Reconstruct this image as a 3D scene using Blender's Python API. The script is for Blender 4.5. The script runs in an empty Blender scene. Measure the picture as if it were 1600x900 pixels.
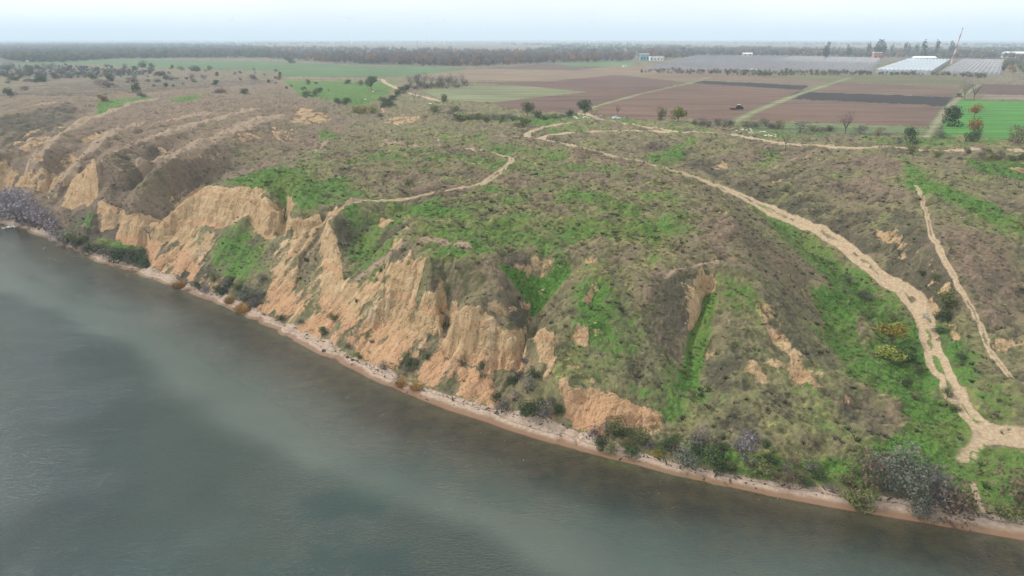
import bpy, bmesh, math, random, time
import numpy as np
from mathutils import Vector, geometry
T0 = time.time()
scene = bpy.context.scene
COL = scene.collection
R = math.radians

# ------------------------------------------------------------------ camera
CAM_H = 68.0
FOC = 1120.0                      # focal length in pixels of the 1600 px wide photograph
PITCH = math.atan(390 / FOC)      # downward tilt
cam = bpy.data.cameras.new("camera")
cam_o = bpy.data.objects.new("camera", cam)
COL.objects.link(cam_o)
cam.sensor_width = 36.0
cam.lens = 36.0 * FOC / 1600.0
cam.clip_start = 0.5
cam.clip_end = 60000
cam_o.location = (0, 0, CAM_H)
cam_o.rotation_euler = (math.pi / 2 - PITCH, 0, 0)
scene.camera = cam_o

# ------------------------------------------------------------------ sky, sun, exposure
SUN_EL, SUN_AZ = R(40), R(-78)     # azimuth measured from +Y towards +X
w = bpy.data.worlds.new("World"); scene.world = w; w.use_nodes = True
nt = w.node_tree; nt.nodes.clear()
out = nt.nodes.new("ShaderNodeOutputWorld")
bg = nt.nodes.new("ShaderNodeBackground")
sky = nt.nodes.new("ShaderNodeTexSky"); sky.sky_type = 'NISHITA'
sky.sun_disc = False; sky.sun_elevation = SUN_EL; sky.sun_rotation = SUN_AZ
sky.air_density = 1.0; sky.dust_density = 2.0; sky.ozone_density = 1.5
hsv = nt.nodes.new("ShaderNodeHueSaturation"); hsv.inputs['Saturation'].default_value = 0.30
mixc = nt.nodes.new("ShaderNodeMix"); mixc.data_type = 'RGBA'
mixc.inputs[0].default_value = 0.72
mixc.inputs[7].default_value = (10.0, 10.3, 10.6, 1)   # even cloud cover, in the sky texture's own units
tc = nt.nodes.new("ShaderNodeTexCoord")
mp = nt.nodes.new("ShaderNodeMapping"); mp.inputs['Scale'].default_value = (1, 1, 4)
cn = nt.nodes.new("ShaderNodeTexNoise"); cn.inputs['Scale'].default_value = 2.2; cn.inputs['Detail'].default_value = 5
mr = nt.nodes.new("ShaderNodeMapRange"); mr.inputs[1].default_value = .3; mr.inputs[2].default_value = .7
mr.inputs[3].default_value = .84; mr.inputs[4].default_value = 1.12
mul = nt.nodes.new("ShaderNodeVectorMath"); mul.operation = 'SCALE'
L = nt.links.new
L(sky.outputs[0], hsv.inputs['Color']); L(hsv.outputs[0], mixc.inputs[6])
L(tc.outputs['Generated'], mp.inputs[0]); L(mp.outputs[0], cn.inputs['Vector']); L(cn.outputs[0], mr.inputs[0])
L(mixc.outputs[2], mul.inputs[0]); L(mr.outputs[0], mul.inputs['Scale'])
L(mul.outputs[0], bg.inputs['Color']); bg.inputs['Strength'].default_value = 0.070
L(bg.outputs[0], out.inputs[0])
sun = bpy.data.lights.new("sun", 'SUN'); sun.energy = 1.5; sun.angle = R(10); sun.color = (1.0, 0.95, 0.88)
sun_o = bpy.data.objects.new("sun", sun); COL.objects.link(sun_o)
sd = Vector((math.sin(SUN_AZ) * math.cos(SUN_EL), math.cos(SUN_AZ) * math.cos(SUN_EL), math.sin(SUN_EL)))
sun_o.rotation_euler = sd.to_track_quat('Z', 'Y').to_euler(); sun_o.location = (-200, -50, 300)
scene.view_settings.view_transform = 'Standard'; scene.view_settings.look = 'None'
scene.view_settings.gamma = 1.0; scene.view_settings.exposure = 1.1
scene.cycles.volume_bounces = 4
scene.cycles.max_bounces = 8
scene.cycles.transparent_max_bounces = 12

HAZE = 0.00016

# ------------------------------------------------------------------ helpers
def tag(o, label=None, cat=None, group=None, kind=None):
    if label: o['label'] = label
    if cat: o['category'] = cat
    if group: o['group'] = group
    if kind: o['kind'] = kind
    return o

cP, sP = math.cos(PITCH), math.sin(PITCH)
def un(px, py, z):
    """point at height z seen at photograph pixel (px, py): a survey helper"""
    u = (px - 800) / FOC; v = (450 - py) / FOC
    d = (u, cP + v * sP, -sP + v * cP)
    t = (CAM_H - z) / -d[2]
    return (d[0] * t, d[1] * t, z)

rng = np.random.RandomState(7)
_perm = rng.permutation(4096).astype(np.int64)
_val = rng.rand(4096).astype(np.float32)
def vnoise(x, y, seed=0):
    x = np.asarray(x, np.float64) + seed * 37.17; y = np.asarray(y, np.float64) + seed * 91.73
    xi = np.floor(x).astype(np.int64); yi = np.floor(y).astype(np.int64)
    fx = (x - xi).astype(np.float32); fy = (y - yi).astype(np.float32)
    fx = fx * fx * fx * (fx * (fx * 6 - 15) + 10); fy = fy * fy * fy * (fy * (fy * 6 - 15) + 10)
    a = _perm[xi & 4095]; b = _perm[(xi + 1) & 4095]
    v00 = _val[_perm[(a + yi) & 4095]]; v10 = _val[_perm[(b + yi) & 4095]]
    v01 = _val[_perm[(a + yi + 1) & 4095]]; v11 = _val[_perm[(b + yi + 1) & 4095]]
    return (v00 * (1 - fx) + v10 * fx) * (1 - fy) + (v01 * (1 - fx) + v11 * fx) * fy
def fbm(x, y, oct=4, seed=0, gain=.5):
    s = 0; a = 1; t = 0
    for i in range(oct):
        s = s + a * vnoise(x, y, seed + i * 5); t += a; a *= gain; x = x * 2.03; y = y * 2.03
    return s / t
def sstep(a, b, x):
    t = np.clip((x - a) / (b - a), 0, 1); return t * t * (3 - 2 * t)
def blur(A, sig):
    r = max(1, int(sig * 2.5)); k = np.exp(-0.5 * (np.arange(-r, r + 1) / sig) ** 2); k /= k.sum()
    for ax in (0, 1):
        P = np.pad(A, [(r, r) if i == ax else (0, 0) for i in (0, 1)], mode='edge')
        o = np.zeros_like(A); n = A.shape[ax]
        for i, kk in enumerate(k):
            o += kk * (P[i:i + n, :] if ax == 0 else P[:, i:i + n])
        A = o
    return A

# ------------------------------------------------------------------ survey of the terrain (pixel x, pixel y, height in metres)
SHORE = [(-400,262),(-250,285),(-100,318),(0,347),(40,358),(75,368),(110,388),(150,405),(200,421),(250,437),(300,457),(350,475),(400,497),(450,523),(500,550),(550,573),(600,597),(650,617),(700,638),(760,656),(800,671),(850,686),(900,699),(950,711),(1000,723),(1060,738),(1100,747),(1160,760),(1200,769),(1300,789),(1400,806),(1500,823),(1600,841),(1750,866),(2000,905)]
BTOP = [(-400,258),(-250,280),(-100,312),(0,341),(40,352),(75,362),(112,381),(152,397),(202,412),(252,427),(300,445),(350,462),(400,485),(450,508),(500,531),(550,556),(600,578),(650,601),(700,616),(760,634),(800,646),(850,660),(900,675),(950,691),(1000,706),(1060,724),(1100,731),(1150,742),(1200,750),(1300,764),(1400,777),(1500,796),(1600,808),(1750,830),(2000,868)]
LINES = """
-150,240,22 0,243,21.9 12,252,19.7 18,262,17
-150,285,7 0,297,8.2 15,293,9.5
12,256,18.3 16,275,13.9 17,290,10.3
37,253,19.3 24,266,16.2 18,285,11.6 19,293,9.8
240,155,29 200,162,29 156,179,28.5 123,186,28 105,204,27.3 87,213,26.2 80,224,25 70,234,24 62,242,22.8
62,242,22.8 52,251,20.8 44,266,17.2 38,282,13.4 33,298,9.4
62,242,22.8 70,262,18.6 76,280,14.6 77,294,11
33,301,8.8 50,302,9.2 72,304,9.6
78,306,8.5 82,292,10.5 92,278,13.5 110,255,17.5 130,232,21.5 150,215,24 175,203,26 205,190,27.6
200,195,29 180,200,28.5 159,213,27 147,225,25 127,243,22.2 105,272,17 93,287,14 80,302,11.2 75,320,7.3
75,324,6.8 88,325,7 97,322,7.6
100,309,9 103,298,11 115,283,14.2 128,268,17 140,252,19.5 165,237,22.3 200,216,25.3 225,205,27
400,170,29.5 340,182,29 287,200,28.3 240,212,28 200,227,27.3 165,243,26.7 148,250,26.2
148,250,26.2 150,275,20.5 152,300,14.8 152,314,13.2
148,250,26.2 140,260,22.8 125,275,18.5 113,283,16.1 106,300,12.3 96,318,8.5
97,323,7.2 107,327,7.5 130,319,9.6 150,313,11.9
152,316,14.9 168,320,14.5 185,326,13.4
156,364,5.4 170,363,6 181,358,7
200,235,25.5 260,230,25.5 300,218,27 190,270,21.5 170,285,19
180,385,3.6 184,360,6.6 187,343,9.3 190,325,12 205,303,14.5 225,285,16.5 250,262,19 265,248,21 285,225,23.5 300,212,25.2 340,203,27.5
440,178,29 400,188,29 375,200,28.5 330,212,28 290,232,27 275,240,26 245,258,24 230,272,21.5 212,300,16.8 203,320,14.3 189,340,12
187,340,11.9 215,332,14.8 245,342,13.9 253,352,11
187,377,4.9 210,384,4.8 230,388,4.9
222,400,3 245,368,5 255,345,7.6 290,305,11 330,280,14.5 400,255,18.5 450,240,21.5 500,215,23 520,200,23.5 550,185,24 570,172,24
330,265,18 380,235,22.5 430,205,26
345,288,24.6 320,290,23.5 300,300,21.7 285,310,20.1 262,335,15.6 245,365,9.9 232,390,5.2 226,404,2.9
320,290,23.5 350,289,24.8 380,292,25 410,297,24.8 360,283,25.6 420,288,26
258,377,7.8 280,362,10.5 300,350,13 330,348,14.2 345,357,13.3 365,349,15 383,342,16.4
410,300,24.6 425,318,22.4 445,326,21.3
383,330,19.2 392,305,23
388,343,16.2 405,366,13.9 420,372,13.6 432,364,14.4
445,382,11.5 448,350,16 455,325,21.3 470,312,24.3
450,341,20.7 475,343,20.8 490,338,21.9 500,333,22.6 515,325,22.9 535,316,23.9
443,368,15.5 460,371,15.6 477,369,16.4 490,363,17.3 502,359,18.4
505,360,18 506,346,19.5
565,311,26 540,320,25 525,333,24 508,342,22.9 523,375,18.7 530,400,15.6 532,430,12 536,470,8
507,352,20.5 505,375,16.5 495,410,12 480,450,8
560,425,13 557,400,14.8 565,375,17 580,355,20 600,343,23
540,436,12 560,438,12.2 580,432,13.5 598,420,15.5
590,398,16 600,385,18.4 610,372,21 640,345,24.5
655,350,25 636,366,23.8 618,383,21.5 607,400,18.8 600,420,16 595,445,12
665,398,22.6 640,405,20.8 612,415,18.2 602,430,16
602,458,13.2 625,452,14 647,450,15
600,507,6.6 620,510,7 634,500,8
668,402,23 680,430,18.5 665,460,14.5
690,415,21 720,396,24 770,405,23
720,440,18.5 715,470,14.5
770,405,23 785,440,19.5 795,462,16.5 815,480,14.5
638,475,12.7 660,472,13.6 688,475,14.2
635,515,7.4 660,522,7.6 692,528,7.9
700,500,10 695,520,7.5
702,505,11.8 712,488,14.4 735,475,16.8 755,490,14.8 772,502,13.4 790,520,11.7 822,520,12.2
695,532,7.6 740,540,8.6 780,552,7.8 820,548,9
700,556,4.2 740,566,5 790,583,3.6 810,580,3.8
900,415,21 885,430,19 860,455,16 835,472,13.5 830,500,10.5 829,540,7.8 818,585,4 800,612,2.2
826,440,17.2 828,405,21.6 858,402,21.6
842,512,14 865,515,14 880,500,15.3
838,562,8.6 862,572,8.1
873,590,9 885,600,8.5 910,610,7 950,615,6.8 970,625,6 1000,637,5.2 1030,650,4.5
880,648,2.8 905,652,3.2 945,662,3.2 985,662,2.8 1030,672,2.3
900,440,20 940,432,20.7 1000,425,21.5 1080,428,22 1130,403,23.5 1150,360,25
920,500,15 930,560,10.3
1000,500,14.8 1000,560,10
1030,560,10.5 1040,620,6
1105,430,20.5 1100,470,15.5 1083,530,10.5 1076,580,7.2 1075,650,3.6
1095,434,21.7 1088,470,17 1073,510,13.2
1125,440,20 1120,480,16.3
1150,600,8.5 1150,680,4 1150,738,1.4
1150,350,25 1170,400,22.5 1195,440,19.5 1230,500,14.2 1280,580,8.5 1350,650,4.5 1400,700,2.4
1250,650,5.5 1250,745,1.3
1330,730,1.8 1450,740,1.5 1560,770,1.4
800,229,26.5 840,230,26.5 900,240,26.4 1000,259,26 1050,275,25.5 1100,299,24.9 1150,335,24.6 1150,350,24.8
870,221,26.2 920,233,26 1000,252,25.4 1050,266,24.5 1100,283,23 1150,300,21.1 1200,322,18.8 1250,345,17.3 1300,370,15.8 1340,400,13.8 1370,425,12.2 1400,445,11 1430,470,9.6 1447,500,8.2 1450,530,7 1465,570,5.5 1490,610,4.2 1515,645,3.2 1545,680,2.2 1620,692,2.2
1130,303,20.4 1150,314,19.2 1200,340,15.6 1260,385,12.4 1320,430,9.6 1370,490,6.8 1400,550,4.8 1440,615,3.2 1480,670,2.4 1500,740,1.5
1165,343,21.5 1210,385,18.5 1270,440,13.5
1270,458,11.3 1290,500,8.9 1310,545,6.9 1360,605,4.6
1330,455,10.6 1350,500,8
940,218,26 1000,214,26.2 1060,217,26.2 1100,215,26.2 1180,232,26.2
1020,235,24.2 1040,222,25
1060,262,24 1110,268,23.7 1150,275,23.4 1200,292,21.8
1195,248,24.6 1230,238,25.2
1210,262,24.5 1250,245,25.6 1350,240,26 1418,250,25.5 1432,290,25 1445,330,24 1455,365,22.3 1470,390,20.6 1490,425,17.8 1497,445,16.3 1520,480,13.8 1535,510,12 1545,540,10.2 1560,565,8.8 1580,590,7.4 1600,602,6.8 1700,640,5
1300,300,22.7 1380,300,24.4 1420,325,23.8
1350,345,19.8 1400,370,18.6 1425,400,16.2
1360,375,17.2 1395,385,16.4 1415,425,13.8
1440,430,14.6 1462,470,12.3
1484,486,12 1500,510,11 1512,540,9.3
1480,500,9.9 1486,525,8.4 1505,548,7
1550,400,19.5 1600,350,22
1600,450,14.5 1600,520,11 1600,570,8.3
1500,300,25.3 1520,240,26 1450,260,25.6
1500,262,25.5 1540,275,25 1600,292,24.6 1700,320,23.5
1510,252,23 1560,263,21.8 1640,283,20 1750,310,18
1540,240,26 1620,255,25.6 1750,275,25
1750,350,22 1750,450,15 1750,602,7 1750,690,2.6 1750,800,1.4
1900,350,22 1900,500,12 1900,690,3
-200,200,28 -400,200,27
0,180,29 40,167,29 80,160,29 105,157,29 125,168,28
-60,238,17 0,238,17 40,234,18.5 72,225,20.5 100,208,23 118,192,25 130,178,25.5 170,168,26 200,150,27
447,188,24.5 460,175,26.5 475,169,28 500,172,27.5 520,183,25
450,192,23.5 480,195,23.2 520,190,23.3
400,160,29 450,155,28.8 500,160,27.5 530,172,26
440,132,26 520,138,25 570,150,23.5 610,160,23 640,150,25 660,160,26
560,165,23 590,178,23 575,190,24.2
595,184,26 630,180,27 660,181,27
598,194,24.8 630,193,25 660,187,25.8
610,170,26.4 640,158,26.8
600,270,27 700,300,26.3 800,280,26.5 900,300,26.3 1000,330,25.8 1080,345,25.5
800,350,25 870,395,23.3 950,400,22.8 1050,400,23.2
700,240,27.3 560,220,27 650,200,27.2 760,200,27 450,280,27 400,270,26.5 480,250,26.8 530,225,26.6
700,350,25 760,375,24.2 730,388,24.3
330,155,29.3 300,140,29 250,135,28.5
60,145,28.3 0,150,28 -100,150,28
100,130,27.5 300,120,27 500,120,26 700,140,26 800,180,26.3 900,190,26.2 1000,190,26 1200,200,26 1400,220,26 1600,235,26
"""
pts = []
def add_line(P, step=2.0):
    for a, b in zip(P[:-1], P[1:]):
        d = math.hypot(b[0] - a[0], b[1] - a[1]); n = max(1, int(d / step))
        for i in range(n):
            t = i / n; pts.append(tuple(a[k] + (b[k] - a[k]) * t for k in range(3)))
    pts.append(tuple(P[-1]))
shoreW = np.array([un(x, y, 0)[:2] for x, y in SHORE])
btopW = np.array([un(x, y, 1.1)[:2] for x, y in BTOP])
for ln in LINES.strip().splitlines():
    add_line([un(*map(float, t.split(','))) for t in ln.split()])
add_line([(x, y, 0) for x, y in shoreW], 2.0)
add_line([(x, y, 1.1) for x, y in btopW], 2.0)
NRM = np.array([0.62, 0.785])     # landward normal of the mean shoreline
for off, z in ((-5, -.45), (-12, -1.0), (-24, -1.5), (-60, -3.5)):
    add_line([(x + off * NRM[0], y + off * NRM[1], z) for x, y in shoreW], 4.0)
GX0, GY0, GS, NX, NY = -450.0, 30.0, 0.5, 1800, 1540
x1, y1 = GX0 + NX * GS, GY0 + NY * GS
for t in np.linspace(0, 1, 30):
    pts.append((GX0 - 5 + t * (x1 - GX0 + 10), y1 + 5, 26)); pts.append((GX0 - 5 + t * (x1 - GX0 + 10), GY0 - 5, -4 if t < .6 else (-4 if t < .62 else -3)))
    yy = GY0 + t * (y1 - GY0); pts.append((x1 + 5, yy, 26 if yy > 260 else (12 if yy > 120 else -3))); pts.append((GX0 - 5, yy, 26 if yy > 470 else -4))
P = np.array(pts)
key = {}
for i, p in enumerate(P):
    key.setdefault((round(p[0] / 0.9), round(p[1] / 0.9)), i)
P = P[sorted(key.values())]
res = geometry.delaunay_2d_cdt([Vector((p[0], p[1])) for p in P], [], [], 0, 1e-5)
V2 = np.array([v[:] for v in res[0]]); VZ = np.array([P[o[0]][2] if len(o) else 26 for o in res[3]])
Hm = np.full((NY, NX), 26.0, np.float32)
for f in res[2]:
    a, b, c = f[:3]
    (xa, ya), (xb, yb), (xc, yc) = V2[a], V2[b], V2[c]
    i0 = max(0, int((min(xa, xb, xc) - GX0) / GS)); i1 = min(NX - 1, int((max(xa, xb, xc) - GX0) / GS) + 1)
    j0 = max(0, int((min(ya, yb, yc) - GY0) / GS)); j1 = min(NY - 1, int((max(ya, yb, yc) - GY0) / GS) + 1)
    if i1 < i0 or j1 < j0: continue
    X = GX0 + np.arange(i0, i1 + 1) * GS; Y = (GY0 + np.arange(j0, j1 + 1) * GS)[:, None]
    D = (yb - yc) * (xa - xc) + (xc - xb) * (ya - yc)
    if abs(D) < 1e-9: continue
    l1 = ((yb - yc) * (X - xc) + (xc - xb) * (Y - yc)) / D
    l2 = ((yc - ya) * (X - xc) + (xa - xc) * (Y - yc)) / D
    l3 = 1 - l1 - l2
    m = (l1 >= -1e-6) & (l2 >= -1e-6) & (l3 >= -1e-6)
    sub = Hm[j0:j1 + 1, i0:i1 + 1]
    sub[m] = (l1 * VZ[a] + l2 * VZ[b] + l3 * VZ[c])[m]
print("tin", len(V2), time.time() - T0)
gx = (GX0 + np.arange(NX) * GS)[None, :] + np.zeros((NY, 1)); gy = (GY0 + np.arange(NY) * GS)[:, None] + np.zeros((1, NX))
H0 = blur(Hm, 1.2)
H1 = blur(Hm, 3.2)
g_y, g_x = np.gradient(H0, GS); slope0 = np.hypot(g_x, g_y)
steep = sstep(0.8, 1.4, blur(slope0, 2.0))
Hm = H1 * (1 - steep) * .6 + H0 * (steep + (1 - steep) * .4)
# streaks running down the slope: noise averaged along the fall line
Hs = blur(Hm, 4.0); g_y, g_x = np.gradient(Hs, GS); sl = np.hypot(g_x, g_y) + 1e-6
gradmag = sl.copy()
ux, uy = g_x / sl, g_y / sl
def streak(freq, length, n, seed):
    acc = np.zeros_like(Hm); qx, qy = gx.copy(), gy.copy()
    for k in range(n):
        acc += vnoise(qx * freq, qy * freq, seed) + .5 * vnoise(qx * freq * 2.1, qy * freq * 2.1, seed + 3)
        qx += ux * length / n; qy += uy * length / n
    acc /= n; acc -= .75
    return (acc / (acc.std() + 1e-6)).astype(np.float32)
ST1 = streak(0.22, 14, 8, 11)
ST2 = streak(0.75, 5, 8, 23)
slp = sstep(0.18, 0.6, gradmag)
stp2 = sstep(0.9, 1.6, slope0)
Hm = Hm + slp * (1 - .45 * stp2) * (0.42 * ST1 + 0.13 * ST2)
stp2 = blur(stp2, 1.0)
Hm = Hm + stp2 * (0.22 * ST2)
Hm = Hm - stp2 * 0.9 * np.exp(-(ST2 / .11) ** 2) * sstep(-.6, .6, ST1)      # sharp rills between the flutes
Hm = Hm - slp * .35 * np.exp(-(ST1 / .12) ** 2)                             # rills on the turf slopes
zl = Hm + 3 * (vnoise(gx * .03, gy * .03, 8) - .5)
Hm = Hm + stp2 * .32 * np.sin(zl * 2 * np.pi / 2.3) + stp2 * .5 * (vnoise(gx * .9, gy * .9, 17) - .5)
print("heightmap", time.time() - T0)

def samp(A, x, y, default=0.0):
    fx = (np.asarray(x) - GX0) / GS; fy = (np.asarray(y) - GY0) / GS
    ok = (fx >= 0) & (fx < NX - 1.001) & (fy >= 0) & (fy < NY - 1.001)
    fx = np.clip(fx, 0, NX - 1.002); fy = np.clip(fy, 0, NY - 1.002)
    i = fx.astype(np.int64); j = fy.astype(np.int64); a = fx - i; b = fy - j
    v = (A[j, i] * (1 - a) + A[j, i + 1] * a) * (1 - b) + (A[j + 1, i] * (1 - a) + A[j + 1, i + 1] * a) * b
    return np.where(ok, v, default)
def ground(x, y):
    h = samp(Hm, x, y, np.nan)
    far = np.where(np.asarray(y) > 35, 26.0, -4.0)
    return np.where(np.isnan(h), far, h)
def hit(px, py):
    """where the line of sight through a photograph pixel meets the ground"""
    u = (px - 800) / FOC; v = (450 - py) / FOC
    d = np.array((u, cP + v * sP, -sP + v * cP)); d /= np.linalg.norm(d)
    t = np.concatenate([np.arange(60, 800, .25), np.geomspace(800, 30000, 4000)])
    q = d[None, :] * t[:, None]; z = CAM_H + q[:, 2]
    below = np.nonzero(z <= ground(q[:, 0], q[:, 1]))[0]
    k = below[0] if len(below) else len(t) - 1
    return float(q[k, 0]), float(q[k, 1])
def pip(poly, X, Y):
    ins = np.zeros(X.shape, bool); n = len(poly)
    for i in range(n):
        xa, ya = poly[i]; xb, yb = poly[(i + 1) % n]
        if ya == yb: continue
        c = ((ya > Y) != (yb > Y)) & (X < (xb - xa) * (Y - ya) / (yb - ya) + xa)
        ins ^= c
    return ins
def densify(poly, px=14):
    o = []
    for i in range(len(poly)):
        a, b = poly[i], poly[(i + 1) % len(poly)]
        n = max(1, int(math.hypot(b[0] - a[0], b[1] - a[1]) / px))
        for k in range(n): o.append((a[0] + (b[0] - a[0]) * k / n, a[1] + (b[1] - a[1]) * k / n))
    return o
def paint(A, poly, val, soft=2.0, world=False):
    W = poly if world else [hit(*p) for p in densify(poly)]
    W = np.array(W)
    i0 = max(0, int((W[:, 0].min() - GX0) / GS) - 12); i1 = min(NX, int((W[:, 0].max() - GX0) / GS) + 12)
    j0 = max(0, int((W[:, 1].min() - GY0) / GS) - 12); j1 = min(NY, int((W[:, 1].max() - GY0) / GS) + 12)
    if i1 <= i0 + 2 or j1 <= j0 + 2: return
    m = pip([tuple(p) for p in W], gx[j0:j1, i0:i1], gy[j0:j1, i0:i1]).astype(np.float32)
    m = blur(m, soft)
    sub = A[j0:j1, i0:i1]; sub[:] = sub * (1 - m) + val * m

def polydist(path, X, Y):
    """distance to a polyline and signed side, vectorised"""
    best = np.full(X.shape, 1e9, np.float32)
    for (xa, ya), (xb, yb) in zip(path[:-1], path[1:]):
        dx, dy = xb - xa, yb - ya; l2 = dx * dx + dy * dy + 1e-9
        t = np.clip(((X - xa) * dx + (Y - ya) * dy) / l2, 0, 1)
        best = np.minimum(best, np.hypot(X - xa - t * dx, Y - ya - t * dy))
    return best
def smooth_path(P, it=2):
    P = [tuple(p) for p in P]
    for _ in range(it):
        Q = [P[0]]
        for a, b in zip(P[:-1], P[1:]):
            Q += [(a[0] * .75 + b[0] * .25, a[1] * .75 + b[1] * .25), (a[0] * .25 + b[0] * .75, a[1] * .25 + b[1] * .75)]
        Q.append(P[-1]); P = Q
    return P

# masks on the survey grid ---------------------------------------------------
GREEN = np.zeros((NY, NX), np.float32) + .22
CLAY = np.zeros((NY, NX), np.float32); small_scars = []; small_green = []
DARK = np.zeros((NY, NX), np.float32) + .25
PINK = np.zeros((NY, NX), np.float32) + .5
plateau = [(345,290),(450,250),(560,225),(700,215),(830,225),(1000,248),(1100,292),(1150,340),(1130,400),(1080,428),(900,438),(780,400),(650,345),(560,312),(500,330),(400,297)]
paint(GREEN, [(-200,150),(450,128),(540,200),(450,255),(330,280),(220,400),(-100,330)], .10, 4); paint(PINK, [(-200,120),(440,125),(560,190),(450,255),(330,280),(220,400),(-100,330)], .8, 4)
paint(GREEN, plateau, .46); paint(PINK, plateau, .55)
for poly, v in [
    ([(330,287),(400,270),(450,262),(520,285),(560,300),(520,315),(460,312),(420,300),(380,290)], .78),
    ([(480,300),(560,300),(650,312),(760,290),(800,300),(760,330),(680,340),(600,335),(540,330)], .66),
    ([(640,350),(760,350),(900,380),(880,410),(800,420),(700,400),(650,380)], .68),
    ([(700,280),(770,285),(790,250),(820,260),(1000,330),(1050,350),(900,380),(800,340)], .56),
    ([(780,410),(825,470),(850,475),(890,425),(885,412),(850,440),(820,430)], .95),
    ([(945,450),(1050,440),(1060,480),(1020,530),(950,500)], .72),
    ([(1100,440),(1120,430),(1110,480),(1095,560),(1080,600),(1070,600),(1075,540),(1087,490)], 1),
    ([(1020,560),(1050,560),(1045,620),(1060,660),(1020,640),(960,600),(890,585),(895,565)], .72),
    ([(880,440),(1000,430),(1060,440),(1070,600),(1060,680),(980,620),(900,560)], .45),
    ([(1120,430),(1160,440),(1200,480),(1160,470)], .6),
    ([(1150,306),(1200,322),(1290,370),(1390,450),(1440,500),(1445,560),(1480,620),(1520,660),(1500,700),(1440,700),(1420,640),(1370,560),(1330,480),(1270,420),(1200,350)], .72),
    ([(1268,455),(1320,458),(1332,490),(1345,560),(1390,620),(1340,600),(1300,540)], .85),
    ([(1430,650),(1510,640),(1530,700),(1600,700),(1700,800),(1500,792),(1340,752),(1200,735),(1060,705),(1100,690),(1330,735),(1380,700)], .92),
    ([(1360,540),(1400,540),(1470,660),(1420,660)], .85),
    ([(1400,240),(1425,250),(1440,278),(1500,300),(1600,345),(1600,365),(1500,325),(1430,300)], .85),
    ([(1510,250),(1600,255),(1640,290),(1540,272),(1502,262)], .8),
    ([(1005,250),(1045,225),(1090,215),(1080,235),(1050,262)], .7),
    ([(1180,235),(1230,228),(1230,250),(1190,260)], .7),
    ([(1460,520),(1480,500),(1530,570),(1600,620),(1600,660),(1520,620)], .62),
    ([(120,340),(150,330),(160,370),(205,400),(170,395),(115,355)], .85),
    ([(360,345),(410,375),(425,420),(400,440),(330,415),(335,380)], .72),
    ([(0,296),(12,296),(10,315),(0,315)], 1),
    ([(150,160),(200,153),(240,150),(165,178),(148,181)], .95),
    ([(265,156),(310,147),(312,156),(268,161)], 1),
    ([(440,126),(620,128),(605,150),(565,165),(470,150)], .85),
    ([(495,205),(527,203),(520,222),(500,226)], .95),
    ([(750,185),(900,180),(960,185),(1100,195),(1300,205),(1400,210),(1600,215),(1600,235),(1200,215),(1000,200),(830,200)], .55),
    ([(840,208),(870,196),(930,187),(990,198),(900,205)], .5),
    ([(690,210),(830,212),(830,222),(700,222)], .55),
    ([(530,330),(600,318),(640,335),(600,420),(560,432),(535,400)], .55),
    ([(205,360),(235,400),(180,390)], .5), ([(1120,440),(1190,450),(1230,510),(1280,590),(1350,650),(1300,680),(1080,670),(1080,600),(1120,520)], .42), ([(1040,690),(1100,700),(1200,715),(1330,725),(1400,690),(1430,660),(1440,760),(1330,758),(1200,744),(1060,720)], .9)]:
    paint(GREEN, poly, v, 3.6)
for poly, v in [([(1098,434),(1122,430),(1114,480),(1100,560),(1084,604),(1066,602),(1072,540),(1084,490)], 1), ([(775,410),(822,468),(832,500),(850,478),(892,428),(885,412),(850,438),(822,430)], 1), ([(1268,455),(1322,458),(1334,492),(1342,560),(1300,545)], .95)]:
    paint(GREEN, poly, v, 1.0); small_green.append(poly)
print("green", time.time() - T0)
apron = [(225,405),(262,345),(345,360),(385,342),(445,372),(505,362),(532,400),(535,440),(600,440),(600,500),(700,520),(830,570),(880,600),(960,620),(1035,650),(1040,680),(950,690),(860,665),(700,620),(600,580),(450,512),(330,455),(250,432)]
paint(CLAY, apron, .80, 1.5)
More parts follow.
